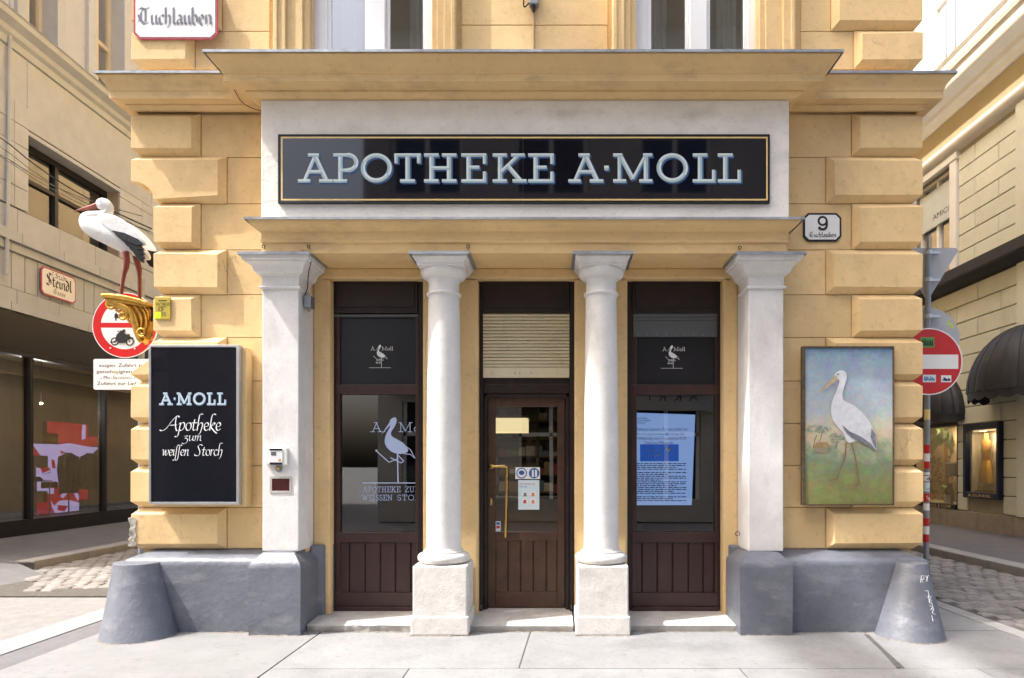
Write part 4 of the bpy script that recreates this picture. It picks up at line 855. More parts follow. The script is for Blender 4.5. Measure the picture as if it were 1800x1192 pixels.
n3 = empty('card_sticker', (ex(875), yq, ez(935)), 'tiny payment sticker at the lower left of the door glass', 'sticker')
k = Ink(pd, .001); k.rrect(ex(871), ex(880), ez(934.5), ez(916.5)); k.build('sticker_sheet', paleb, n3)
k = Ink(pd, .002); k.rrect(ex(872.3), ex(878.6), ez(922.5), ez(918)); k.build('sticker_print', blu, n3); k = Ink(pd, .002); k.rrect(ex(872.3), ex(878.6), ez(929), ez(924)); k.build('sticker_print', redi, n3)
# screen in the right window
yv = .90
def vx(px): return X(px, yv)
def vz(py): return Z(py, yv)
scm = M('screen_blue', (.30,.43,.80), .3, .04, 1, emit=.5); scd = M('screen_dark_blue', (.03,.11,.50), .3, .04, 1, emit=.45)
ds = empty('window_display', (vx(1160), yv+.03, vz(890)), 'lit blue screen with German notice text behind the right shop window', 'screen')
MB().box(vx(1098), vx(1227), yv+.006, yv+.05, vz(893), vz(722)).build('casing', blackp, ds)
rot = lambda a, b: (a, b)
pv = PL((0,yv,0), (1,0,0), (0,0,1), (0,-1,0))
k = Ink(pv, 0); k.poly([(vx(1101), vz(888)), (vx(1216), vz(888)), (vx(1222), vz(729)), (vx(1101), vz(725))]); k.build('lit_screen', scm, ds)
k = Ink(pv, .002); k.rrect(vx(1125), vx(1193), vz(811), vz(781)); k.build('screen_banner', scd, ds)
k = Ink(pv, .002); k.rrect(vx(1106), vx(1117), vz(745), vz(731)); k.build('screen_logo', ink, ds)
navy = M('screen_text', (.02,.03,.09), .5, .05, 5)
for t_, a_, b_, c_, m_, h_ in (('APOTHEKE', 1120, 1138, 737, navy, 3), ('ZUM WEISSEN', 1120, 1143, 741, navy, 3), ('STORCH', 1120, 1134, 745, navy, 3), ('Im Rahmen unserer Partnerschaft mit', 1110, 1208, 757, navy, 5.2), ('Alles Gurgelt bieten wir Ihnen die', 1115, 1203, 765.5, navy, 5.2), ('Durchführung von', 1110, 1158, 773, navy, 5.2), ('5 kostenlose PCR-', 1160, 1208, 773, redi, 5.2), ('Tests', 1132, 1145, 780.5, redi, 5.2), ('pro Monat an.', 1147, 1184, 780.5, navy, 5.2), ('Alles', 1139, 1154, 795, offw, 5.5), ('gurgelt!', 1139, 1163, 802, offw, 5.5)):
    sanstext(t_, pv, vx(a_), vz(c_), h_/sc(yv), m_, parent=ds, width=vx(b_)-vx(a_), n=.004)
k = Ink(pv, .003); rg = random.Random(8)
for i in range(19):
    py = 815+i*3.3+(2.5 if i > 3 else 0)+(3 if i > 15 else 0); px = 1110+(4 if i in (0, 1) else 0); end = 1206-rg.uniform(0, 45)*(i % 3 == 2)
    while px < end:
        l = rg.uniform(3, 11); k.rrect(vx(px), vx(min(px+l, end)), vz(py+.75), vz(py-.75)); px += l+1.6
k.build('small_print', navy, ds)
k = Ink(pv, .003); k.disc((vx(1175), vz(790)), 4/sc(yv)); k.build('screen_badge', offw, ds)
# inside the shop
room = M('interior_wall', (.30,.24,.16), .9, .08, 2); dark_in = M('interior_dark', (.045,.042,.045), .8, .2, 3)
part('interior_wall', MB().box(-2.34, 1.77, 5.1, 5.18, .086, 3.4), room)
part('partition', MB().box(-1.0, -.95, .92, 5.09, .086, 3.4), room); part('partition', MB().box(.42, .47, .92, 5.09, .086, 3.4), room)
part('display_back', MB().box(-2.33, -1.02, 1.25, 1.28, .087, 3.39), dark_in); part('display_back', MB().box(.49, 1.76, 1.45, 1.48, .087, 3.39), dark_in)
part('display_sill', MB().box(-2.3, -1.1, .78, 1.24, .60, .64), M('sill_linen', (.32,.30,.28), .8, .1, 20)); part('display_sill', MB().box(.52, 1.74, .78, 1.44, .60, .64), M('sill_linen', (.32,.30,.28), .8, .1, 20))
sv = empty('medicine_shelf', (-.27, 4.6, .09), 'wooden shelf stacked with medicine boxes seen through the door glass', 'shelf')
shm = M('shelf_wood', (.16,.10,.055), .6, .15, 5)
for x in (-.92, -.27, .38): MB().box(x-.02, x+.02, 4.6, 5.0, .09, 2.9).build('upright', shm, sv)
for i in range(9): MB().box(-.92, .38, 4.6, 5.0, .25+.28*i, .275+.28*i).build('shelf_board', shm, sv)
cols = [M('box_%s' % n, c, .5, .1, 9) for n, c in (('white',(.45,.44,.42)),('red',(.25,.05,.05)),('green',(.08,.16,.10)),('blue',(.10,.15,.26)),('brown',(.22,.13,.06)),('pale',(.36,.33,.26)))]
rg = random.Random(5); ORD = ['first','second','third','fourth','fifth','sixth','seventh','eighth','ninth','tenth','eleventh','twelfth','thirteenth','fourteenth','fifteenth','sixteenth']
for i in range(3, 8):
    x = -.88; nth = 0
    while x < .30:
        w_ = rg.uniform(.08, .2); h_ = rg.uniform(.05, .19)
        cm = rg.choice(cols); b_ = MB().box(x, x+w_-.008, 4.62, 4.8, .276+.28*i, .276+.28*i+h_).build('medicine_box', cm, None)
        tag(b_, '%s medicine box inside the door, %s from left on the %s filled shelf from below' % (cm.name[4:], ORD[nth], ORD[i-3]), 'box', 'medicine boxes on the shelf'); nth += 1
        x += w_
cn = empty('shop_counter', (-.27, 3.3, .09), 'dark shop counter inside behind the door', 'counter'); MB().box(-.94, .41, 3.2, 3.5, .087, 1.05).build('counter_body', shm, cn); MB().box(-.945, .415, 3.14, 3.56, 1.051, 1.09).build('counter_top', dark_in, cn)
la = empty('ceiling_lamp', (-.61, 3.0, 3.39), 'glowing warm ceiling light panel inside behind the door', 'lamp'); MB().box(-.86, -.36, 2.7, 3.3, 1.97, 2.14).build('glowing_panel', M('lamp_glow', (1,.78,.42), .5, 0, 1, emit=.7), la); MB().box(-.88, -.34, 2.68, 3.32, 2.141, 2.17).build('lamp_housing', alu, la)
for q in (-.8, -.42): MB().tube([(q,3,2.17),(q,3,3.40)], .006, 6).build('hanger', steel, la)
lw = bpy.data.lights.new('lamp_light', 'AREA'); lw.shape = 'RECTANGLE'; lw.size = .48; lw.size_y = .55; lw.energy = 9; lw.color = (1,.82,.55); lo = bpy.data.objects.new('lamp_light', lw); COL.objects.link(lo); attach(lo, la); lo.location = Vector((-.61, 3.0, 1.965))-Vector(la.location)
ck = empty('wall_clock', (.16, 4.55, 2.62), 'small round wall clock inside seen through the door glass', 'clock'); MB().loft([[(.12+.13*s_*math.cos(2*math.pi*i/24), y, 2.62+.13*s_*math.sin(2*math.pi*i/24)) for i in range(24)] for y, s_ in ((4.59,1),(4.55,1),(4.545,.85))]).build('clock_body', brass, ck)
k = Ink(PL((.12,4.543,2.62),(1,0,0),(0,0,1),(0,-1,0))); k.bar((0,0),(.05,.05),.012).bar((0,0),(-.07,.03),.01); k.build('hands', ink, ck)
# ================================================================== FITTINGS ON THE FACADE
yc = .135
ic = empty('intercom', (X(489,yc), yc, Z(818,yc)), 'pale intercom box with display on the left white pilaster', 'intercom')
x0, x1, z0, z1 = X(469.5,yc), X(507,yc), Z(817.5,yc), Z(787.5,yc)
m = MB().box(x0, x1, yc-.03, yc+.002, z0, z1); m.build('housing', plast, ic, bevel=.006)
MB().box(X(474,yc-.03), X(497,yc-.03), yc-.036, yc-.03, Z(816,yc), Z(791,yc)).build('faceplate', M('white_plastic', (.7,.71,.72), .35, .03, 9), ic, bevel=.002)
MB().box(X(474.5,yc-.03), X(496.5,yc-.03), yc-.039, yc-.0362, Z(792,yc), Z(788.8,yc)).box(X(474.5,yc-.03), X(496.5,yc-.03), yc-.039, yc-.0362, Z(817,yc), Z(813,yc)).build('dark_trim', blackp, ic)
MB().box(X(477,yc-.03), X(486,yc-.03), yc-.0375, yc-.036, Z(801,yc), Z(794.5,yc)).build('display', greyshut, ic); MB().box(X(490,yc-.03), X(494,yc-.03), yc-.0375, yc-.036, Z(811,yc), Z(807,yc)).build('button', orange, ic)
bl = empty('door_bell', (X(490.5,yc), yc, Z(824,yc)), 'round metal bell push below the intercom', 'bell')
def knob(cx, y, cz, prof, n=20): return MB().loft([[(cx+r*math.cos(2*math.pi*j/n), y-d, cz+r*math.sin(2*math.pi*j/n)) for j in range(n)] for r, d in prof])
knob(X(490.5,yc), yc, Z(823.5,yc), [(.034,-.002),(.034,.008),(.028,.014),(.022,.014)]).build('ring_mount', steel, bl, auto=40); knob(X(490.5,yc), yc, Z(823.5,yc), [(.016,.0),(.016,.022),(.009,.028)]).build('push', brass, bl, auto=40)
nb = empty('letter_niche', (X(493,yc), yc, Z(866,yc)), 'small stone framed niche with dark red inside on the left pilaster', 'niche')
a0, a1, c0, c1 = X(474.5,yc), X(513,yc), Z(866.5,yc), Z(837.5,yc); t = .02
MB().box(a0, a1, yc-.006, yc+.001, c1-t, c1).box(a0, a1, yc-.006, yc+.001, c0, c0+t).box(a0, a0+t, yc-.006, yc+.001, c0+t, c1-t).box(a1-t, a1, yc-.006, yc+.001, c0+t, c1-t).build('niche_frame', stepm, nb); MB().box(a0+t, a1-t, yc-.0035, yc+.001, c0+t, c1-t).build('niche_back', M('dark_red', (.05,.006,.008), .4, .3, 20), nb)
al = empty('alarm_box', (X(546,.35), .3, Z(548,.35)), 'small grey junction box with conduit under the left pilaster capital', 'junction box')
MB().box(-2.345, -2.275, .22, .33, Z(541,.25), Z(521,.25)).build('box_body', steel, al, bevel=.004); MB().tube([(-2.31,.27,Z(541,.25)),(-2.31,.27,Z(547,.25))], [.022,.012], 12).build('box_nozzle', steel, al)
def cable(pts, r, label, cat='cable', mat=wire, name='cable', n=6, group=None):
    return tag(MB().tube(crm(pts, n), r, 6).build(name, mat), label, cat, group)
cable([(-2.345,.24,Z(521,.25)),(-2.30,.20,Z(508,.22)),(-2.262,.12,Z(480,.1)),(-2.225,.09,3.41),(-2.235,.07,3.465),(-2.27,-.02,3.462)], .004, 'thin wires hanging round the left pilaster capital')
cable([(X(934,.27),.295,5.11),(X(937,.29),.297,5.4),(X(938,.29),.297,5.83)], .010, 'thin vertical conduit running up to the grey junction box', 'conduit', M('painted_conduit', (.42,.32,.18), .6, .1, 9), 'conduit')
jb = empty('cable_box', (X(939,.28), .3, 5.84), 'grey cable box on the wall between the upper windows', 'junction box'); MB().box(X(930,.27), X(947,.27), .24, .308, 5.855, 6.02).build('box_body', steel, jb, bevel=.01); MB().tube([(X(938,.27),.27,5.80),(X(938,.27),.27,5.86)], [.014,.026], 10).build('cable_gland', ink, jb)
MB().tube(crm([(X(931,.27),.26,5.88),(X(922,.27),.25,5.83),(X(921,.27),.25,5.90),(X(926,.27),.26,5.99)], 5), .006, 6).build('cable_loop', wire, jb)
cable([(X(408,-.1),-.06,4.885),(X(425,.1),.09,4.862),(X(445,.2),.18,4.845),(-2.668,.25,4.835)], .003, 'black wire drooping below the upper cornice by the white panel')
cable([(X(453,.2),.30,3.76),(X(453,.2),.30,3.6),(X(452,.2),.30,3.45)], .004, 'thin white wire beside the entablature end on the left', mat=offw)
for i, (px, py, y) in enumerate(((1296,938,.30),(543,434,.03),(823,434,.03),(1300,436,.03),(464,434,.03))):
    cx, cz = X(px,y), Z(py,y); r = .02 if i == 0 else .013
    o = MB().tube([(cx+r*math.cos(t_), y-.012, cz+r*math.sin(t_)) for t_ in [R(d) for d in range(-60, 260, 30)]]+[(cx+r*.4, y+.02, cz-r)], .0035, 6).build('wall_hook', wire)
    tag(o, ('small black ring hook on the side of the right pilaster','tiny hook above the left pilaster capital','tiny hook above the left round column','tiny hook above the right pilaster capital','tiny hook at the left end of the entablature')[i], 'hook', 'small wall hooks')
# scratched graffiti on the right guard stone
def on_guard(px, py):
    d0, d1 = 5.0, 7.0; dv = Vector(((px-975)/F, 1, (815-py)/F)); t = 5.2
    while t < 6.6:
        p = Vector((0,-D,H))+dv*t; tt = min(1, max(0, p.z/.645)); r = .135+(.29-.135)*(1-tt)**1.12
        if math.hypot(p.x-3.20-.065*tt, (p.y-.10*tt)/.98) < r: return tuple(p-dv.normalized()*.003)
        t += .002
    return tuple(Vector((0,-D,H))+dv*6)
gf = MB()
for st in ([(1618,1024),(1620,1012),(1624,1012),(1624,1018),(1619,1019),(1623,1024)], [(1627,1012),(1629,1017),(1632,1011)], [(1630,1016),(1629,1022)], [(1626,1039),(1631,1038),(1634,1050)], [(1632,1045),(1634,1060)], [(1630,1050),(1637,1048),(1633,1058),(1638,1062)], [(1636,1054),(1640,1068),(1636,1072)], [(1634,1064),(1641,1070),(1639,1078),(1644,1080)], [(1638,1082),(1640,1092)]):
    gf.tube([on_guard(a_, b_) for a_, b_ in st], .0028, 5)
gf.build('scratched_graffiti', offw, gr_)
# ================================================================== STORK STATUE AND BRACKET
YS = .36
def hx(zx): return X(120+.2769*zx, YS)
def hz(zy): return Z(330+.2769*zy, YS)
def h3(zx, zy, dy=0): return (hx(zx), YS+dy, hz(zy))
zr = .2769/sc(YS)
swh = M('statue_white', (.70,.70,.69), .5, .06, 12, .003, 40, stain=(.45,.44,.42), samt=.5, sscale=7, sthr=.58)
sbk = M('statue_black', (.012,.013,.016), .4, .3, 20, .004, 30); sred = M('statue_red', (.20,.045,.03), .5, .2, 15)
sk = empty('stork_statue', h3(400, 695), 'white and black stork statue with red legs standing on the gilded bracket', 'statue')
def ell(pts):
    """loft of ellipses; (zx,zy,r vertical,r depth)"""
    m = MB(); n = 18; P = crm([(a, b, c, d) for a, b, c, d in pts], 4); rings = []
    P = [Vector(p) for p in [tuple(q) for q in P]]
    for i, p in enumerate(P):
        t = P[min(i+1, len(P)-1)]-P[max(i-1, 0)]; l = math.hypot(t[0], t[1]) or 1; nx_, ny_ = -t[1]/l, t[0]/l
        rings.append([(hx(p[0]+nx_*p[2]*math.cos(a)), YS+p[3]*zr*math.sin(a), hz(p[1]+ny_*p[2]*math.cos(a))) for a in [2*math.pi*j/n for j in range(n)]])
    return m.loft(rings)
def crm4(pts): return pts
class V4(list): pass
def crm(pts, n=6, closed=False):
    k = len(pts); dim = len(pts[0]); out = []
    for i in range(k if closed else k-1):
        a = pts[(i-1) % k] if closed or i > 0 else pts[0]; b = pts[i]; c = pts[(i+1) % k]; d = pts[(i+2) % k] if closed or i+2 < k else pts[-1]
        for j in range(n):
            t = j/n; out.append(tuple(.5*(2*b[q]+(c[q]-a[q])*t+(2*a[q]-5*b[q]+4*c[q]-d[q])*t*t+(3*b[q]-a[q]-3*c[q]+d[q])*t**3) for q in range(dim)))
    if not closed: out.append(tuple(pts[-1]))
    return out
body = [(180,106,10,10),(196,105,32,26),(226,108,41,34),(250,128,36,30),(254,150,30,27),(236,168,27,26),(200,176,28,28),(160,182,33,32),(128,200,48,44),(140,232,62,56),(190,258,72,64),(250,285,74,68),(320,318,76,68),(390,360,66,58),(450,400,44,40),(500,440,24,24),(515,455,8,10)]
ell(body).build('body', swh, sk, smooth=True)
for s_ in (-1, 1):
    top = [(215,195),(290,192),(370,215),(450,280),(500,330),(520,370)]; wv = MB()
    outl = crm([(218,208),(250,188),(310,192),(380,222),(450,278),(505,340),(528,385),(470,378),(400,345),(330,305),(270,262)], 3, True)
    wv.loft([[(hx(a), YS+s_*(62-.04*abs(a-330))*zr, hz(b)) for a, b in outl], [(hx(a), YS+s_*(74-.05*abs(a-330))*zr, hz(b)) for a, b in [(330+(a-330)*.93, 270+(b-270)*.9) for a, b in outl]]]); wv.build('wing', swh, sk, auto=60)
    for k, (p0, p1, w_) in enumerate((((328,300),(522,388),20), ((345,318),(526,418),19), ((375,340),(526,445),18), ((405,362),(524,472),17), ((440,380),(514,496),17))):
        f = MB(); a, b = Vector(p0), Vector(p1); d = (b-a).normalized(); q = Vector((-d.y, d.x))
        o2 = [a-q*2, a+(b-a)*.35-q*w_, a+(b-a)*.8-q*w_, b, a+(b-a)*.8+q*w_, a+(b-a)*.35+q*w_, a+q*2]
        f.prism([(hx(p.x), hz(p.y)) for p in o2], YS+s_*(62-3*k)*zr, YS+s_*(80-4*k)*zr); f.build('flight_feather', sbk, sk)
MB().tube([h3(190,114),h3(150,122),h3(95,135),h3(33,150)], [24*zr,16*zr,10*zr,2*zr], 12, flat=.8).build('beak', M('statue_beak', (.28,.08,.06), .5, .2, 15), sk, auto=50)
for s_ in (-1, 1):
    o = h3(226, 97, s_*33*zr); MB().loft([[(o[0]+.006*math.cos(t)*k, o[1]+s_*.002*q, o[2]+.006*math.sin(t)*k) for t in [2*math.pi*i/10 for i in range(10)]] for q, k in ((-1,1),(1.5,1),(3,.3))]).build('eye', sbk, sk)
for pts, dy in (([(385,420),(392,470),(388,515),(375,560),(365,620),(356,690)], -.05), ([(405,415),(420,465),(432,510),(434,560),(434,620),(434,702)], .045)):
    MB().tube([h3(a, b, dy) for a, b in pts], [20*zr,19*zr,17*zr,12*zr,11*zr,12*zr], 10).build('leg', sred, sk, auto=50)
    fx, fy = pts[-1]
    for ox, oy in ((-42,0),(-30,.035),(-30,-.035),(18,0)): MB().tube([h3(fx,fy-2,dy),h3(fx+ox,fy+6,dy+oy)], [9*zr,4*zr], 6).build('toe', sred, sk)
# gilded console
gbk = empty('gilded_bracket', h3(530, 760), 'gilded scroll bracket with acanthus leaves carrying the stork', 'bracket')
tp = [(hx(a), hz(b)) for a, b in [(245,700),(252,688),(290,686),(400,698),(500,722),(538,740),(538,765),(470,748),(380,728),(300,716),(258,716)]]
MB().prism(tp, YS-.105, YS+.105).build('top_plate', goldleaf, gbk, bevel=.012)
MB().prism([(hx(a), hz(b)) for a, b in [(262,714),(390,728),(535,765),(535,772),(380,745),(275,728)]], YS-.085, YS+.085).build('moulding', goldleaf, gbk, bevel=.008)
arc1 = crm([(285,735),(340,748),(390,768),(425,815),(440,870),(455,930),(470,968),(480,985)], 4)
for dy in (-.045, .045):
    MB().tube([h3(a, b, dy) for a, b in arc1], [ (26-14*i/len(arc1))*zr for i in range(len(arc1))], 10).build('scroll_rib', goldleaf, gbk, auto=60)
MB().prism([(hx(a), hz(b)) for a, b in crm([(290,735),(400,745),(530,770),(532,860),(515,930),(485,985),(462,960),(445,890),(415,820),(370,772)], 4, True)], YS-.04, YS+.04).build('console_body', goldleaf, gbk, bevel=.01)
def spiral(cx, cy, r0, turns, a0, dirn=1, n=26): return [(cx+(r0*(1-.8*i/n))*math.cos(R(a0)+dirn*turns*2*math.pi*i/n), cy+(r0*(1-.8*i/n))*math.sin(R(a0)+dirn*turns*2*math.pi*i/n)) for i in range(n+1)]
for cx, cy, r0, a0, dr_ in ((302,752,34,-90,-1), (492,925,30,60,1), (372,820,30,-60,1)):
    for dy in (-.062, .062):
        s_ = spiral(cx, cy, r0, 1.5, a0, dr_); MB().tube([h3(a, b, dy) for a, b in s_], [(10-5*i/len(s_))*zr for i in range(len(s_))], 8).build('volute', goldleaf, gbk, auto=60)
for pts in ([(430,745),(470,790),(490,850),(480,900)], [(470,750),(508,800),(520,860),(512,905)], [(400,745),(440,800),(462,870),(470,930)], [(500,760),(528,800),(530,850)], [(440,905),(470,945),(478,982)]):
    c = crm(pts, 4)
    for dy in (-.052, .052): MB().tube([h3(a, b, dy) for a, b in c], [(4+11*math.sin(math.pi*i/(len(c)-1)))*zr for i in range(len(c))], 8, flat=.6).build('acanthus_leaf', goldleaf, gbk, auto=60)
MB().box(hx(530), XC+.02, YS-.03, YS+.06, hz(850), hz(760)).build('wall_arm', ink, gbk)
# ================================================================== TRAFFIC SIGNS
def disc_sign(cx, y, cz, r, mat, th=.012, n=48): return MB().prism([(cx+r*math.cos(2*math.pi*i/n), cz+r*math.sin(2*math.pi*i/n)) for i in range(n)], y, y+th)
yt = 1.0
def tx(px): return X(px, yt)
def tz(py): return Z(py, yt)
cx, cz, r = tx(219.5), tz(571.7), 57.5/sc(yt); ptf = PL((0,yt,0), (1,0,0), (0,0,1), (0,-1,0))
ts = empty('traffic_sign', (-4.36, yt+.05, 0), 'round red ringed no motor vehicles sign on a post behind the gilded bracket', 'traffic sign')
MB().tube([(-4.36,yt+.05,-.02),(-4.36,yt+.05,3.5)], .03, 12).build('post', steel, ts, auto=40)
disc_sign(cx, yt, cz, r, None).build('sign_disc', enamel, ts)
k = Ink(ptf, .0008); k.ring((cx, cz), r*.735, r*.975, n=64); k.build('red_ring', signred, ts)
k = Ink(ptf, .0008); k.rrect(cx-r*.74, cx+r*.74, tz(576), tz(567.5)); k.build('red_bar', signred, ts)
k = Ink(ptf, .001)
def tp_(zx, zy): return (X(150+.1677*zx, yt), Z(500+.1677*zy, yt))
u_ = .1677/sc(yt)
for c_ in ((308,598),(468,602)): k.ring(tp_(*c_), 30*u_, 43*u_)
for c_ in ((308,598),(468,602)): k.disc(tp_(*c_), 7*u_)
k.poly([tp_(*p) for p in [(318,570),(330,530),(352,505),(372,492),(335,500),(338,490),(382,484),(402,488),(418,515),(440,528),(455,520),(470,525),(470,545),(508,560),(512,585),(490,560),(455,565),(430,590),(415,615),(345,615),(340,600),(320,612),(262,612),(262,604),(318,596)]])
k.disc(tp_(408,488), 17*u_); k.line([tp_(440,530), tp_(468,602)], 9*u_); k.build('motorcycle_symbol', ink, ts)
k = Ink(ptf, .001); k.poly([tp_(*p) for p in [(305,320),(318,300),(345,290),(365,265),(470,262),(500,300),(560,312),(560,355),(305,355)]]); k.rrect(tp_(312,0)[0], tp_(328,0)[0], tp_(0,380)[1], tp_(0,350)[1]); k.rrect(tp_(500,0)[0], tp_(516,0)[0], tp_(0,380)[1], tp_(0,350)[1]); k.build('car_symbol', ink, ts)
k = Ink(ptf, .003)
for c_ in ((346,300),(520,300)): k.disc(tp_(*c_), 15*u_)
k.build('headlight_symbol', enamel, ts)
for c_ in ((266,670),(520,675)): knob(tp_(*c_)[0], yt, tp_(*c_)[1], [(.009,0),(.009,.004),(.004,.006)], 10).build('rivet', alu, ts)
tpz = empty('supplementary_plate', (-4.36, yt+.02, tz(685)), 'white text plate below the round red ringed sign', 'sign plate')
pl = PL((0,yt-.002,0), (1,0,0), (0,0,1), (0,-1,0))
k = Ink(pl, 0); x0, x1, z0, z1 = tx(164.5), tx(276), tz(685), tz(631)
pts = []
for ax, az, a in ((x1-.02,z0+.02,-90),(x1-.02,z1-.02,0),(x0+.02,z1-.02,90),(x0+.02,z0+.02,180)): pts += [(ax+.02*math.cos(R(a+18*j)), az+.02*math.sin(R(a+18*j))) for j in range(6)]
MB().prism(pts, yt-.002, yt+.012).build('plate_face', enamel, tpz)
for t_, a_, w_, c_, h_ in (('ausgen. Zufahrt zu den', 174, 97, 645, 6), ('genehmigten Stellpl.', 169.5, 99, 656, 6), ('u.', 176, 4, 666, 3.5), ('Mo.-Sa.', 182, 25, 666.5, 6), ('(werkt.) v. 6-', 208, 40, 666, 4), ('Zufahrt zur Ladetätigk.', 170.5, 101, 677, 6)):
    sanstext(t_, pl, tx(a_), tz(c_), h_/sc(yt), ink, parent=tpz, width=w_/sc(yt), n=.001)
k = Ink(pl, .002); k.disc((tx(204), tz(654)), .022, .015); k.build('faded_sticker', M('faded_sticker', (.5,.5,.25), .6, .2, 20), tpz)
# right post
yr = 1.0; PXr = 3.915
rp = empty('sign_post', (PXr, yr, 0), 'steel sign post with red and white bands and stickers at the right corner', 'post')
MB().tube([(PXr-.03,yr,-.02),(PXr,yr,3.80)], .028, 16).build('post_tube', steel, rp, auto=40)
def band(py0, py1, mat, name, px=None):
    z0, z1 = Z(py1, yr), Z(py0, yr); f = lambda z: PXr-.03+.03*z/3.8
    MB().tube([(f(z0),yr,z0),(f(z1),yr,z1)], .0295, 16).build(name, mat, rp, auto=40)
band(782,797,signred,'red_band'); band(797.5,811,enamel,'white_band'); band(811.5,824,signred,'red_band'); band(911,924,signred,'red_band'); band(925,939,enamel,'white_band'); band(939.5,953,signred,'red_band')
pf = PL((0,yr-.031,0), (1,0,0), (0,0,1), (0,-1,0))
for py0, py1, m_ in ((720,738,gold),(830,835,offw),(837,846,offw),(848,864,paleb),(868,882,signred),(885,897,offw)):
    z0, z1 = Z(py1,yr), Z(py0,yr); f = PXr-.03+.03*z0/3.8
    MB().tube([(f,yr,z0),(f,yr,z1)], .0292, 16).build('sticker_wrap', m_, rp, auto=40)
for t_, py, h_, m_ in (('Yes', 879, 8, offw), ('4', 845, 7, ink), ('ATL', 862, 4, ink)):
    sanstext(t_, PL((0,yr-.0305,0),(1,0,0),(0,0,1),(0,-1,0)), PXr-.03-.02+.03*Z(py,yr)/3.8, Z(py,yr), h_/sc(yr), m_, parent=rp, width=.04, n=.001)
def clamp(py, parent):
    z = Z(py, yr); MB().tube([(PXr,yr,z-.02),(PXr,yr,z+.02)], .036, 16).box(PXr+.03, PXr+.12, yr-.008, yr+.03, z-.012, z+.012).build('clamp', alu, parent)
ne = empty('no_entry_sign', (PXr, yr-.05, Z(695,yr)), 'red no entry sign with white bar and stickers at the right corner', 'traffic sign')
ynr = yr-.05; cx, cz, r = X(1633,ynr), Z(635.6,ynr), 59/sc(ynr)
disc_sign(cx, ynr, cz, r, None).build('sign_disc', enamel, ne)
pl = PL((0,ynr,0), (1,0,0), (0,0,1), (0,-1,0)); k = Ink(pl, .0008); k.disc((cx,cz), r*.965, n=64); k.build('red_field', signred, ne)
k = Ink(pl, .0015); k.rrect(cx-r*.87, cx+r*.87, Z(648.5,ynr), Z(623.5,ynr)); k.build('white_bar', enamel, ne)
for (a_, b_, c_, d_), m1, m2 in (((1618,1642,593,611), M('sticker_green', (.10,.32,.08), .5, .1, 30), ink), ((1622,1645,659,672), paleb, blu), ((1654,1672,660,672), offw, navy)):
    k = Ink(pl, .002); k.rrect(X(a_,ynr), X(b_,ynr), Z(d_,ynr), Z(c_,ynr)); k.build('sticker', m1, ne)
    k = Ink(pl, .003); rg = random.Random(int(a_))
    for i in range(7):
        q = a_+2+(b_-a_-4)*i/7; k.poly([(X(q,ynr), Z(d_-2-rg.uniform(0,3),ynr)), (X(q+2.4,ynr), Z(d_-2,ynr)), (X(q+2,ynr), Z(c_+2+rg.uniform(0,6),ynr)), (X(q+.4,ynr), Z(c_+2+rg.uniform(0,5),ynr))])
    k.build('sticker_print', m2, ne)
rb = empty('round_sign_back', (PXr, yr+.04, Z(700,yr)), 'bare grey back of a round traffic sign on the right post', 'traffic sign')
ybk = yr+.045; disc_sign(X(1632,ybk), ybk, Z(596,ybk), 55/sc(ybk), None).build('sign_disc', M('sign_back_grey', (.40,.42,.44), .5, .06, 5), rb); clamp(556, rb)
k = Ink(PL((0,ybk,0),(1,0,0),(0,0,1),(0,-1,0)), .001); k.poly([(X(1664,ybk),Z(566,ybk)),(X(1669,ybk),Z(563,ybk)),(X(1677,ybk),Z(575,ybk)),(X(1672,ybk),Z(579,ybk))]); k.build('sticker', M('sticker_lime', (.5,.55,.12), .5, .2, 40), rb)
tb = empty('triangle_sign_back', (PXr, yr+.04, Z(525,yr)), 'bare grey back of a triangular give way sign at the top of the post', 'traffic sign')
tri = [(X(a_,ybk), Z(b_,ybk)) for a_, b_ in ((1578,440),(1580,436),(1680,436),(1684,439),(1683,443),(1634,523),(1630,525),(1627,523))]
MB().prism(tri, ybk, ybk+.012).build('sign_plate', M('sign_back_grey', (.40,.42,.44), .5, .06, 5), tb); clamp(444, tb); clamp(492, tb)
# overhead wires on the left
for i, (a_, b_, r_, lab) in enumerate((((0,242),(266,402),.008,'uppermost thick black overhead wire crossing the left street'), ((0,258),(266,408),.004,'thin overhead wire just below the thick black one'), ((0,272),(160,332),.005,'brownish overhead wire running to the dark window on the left'), ((0,276),(210,372),.004,'lowest thin overhead wire ending behind the stork'))):
    p0 = (X(a_[0],3.0), 3.0, Z(a_[1],3.0)); p1 = (X(b_[0],.9), .9, Z(b_[1],.9)) if i < 2 else (X(b_[0]+90,1.2), 1.2, Z(b_[1]+48,1.2))
    d_ = Vector(p0)-Vector(p1); pts = [tuple(Vector(p1)+d_*t_-Vector((0,0,.10*math.sin(min(1,t_)*math.pi)))) for t_ in (0,.25,.5,.75,1,1.6)]
    cable(pts, r_, lab, 'wire', wire if i < 2 else M('brown_cable', (.06,.05,.04), .95, .1, 5, spec=.05), 'overhead_wire', 4, 'overhead wires')
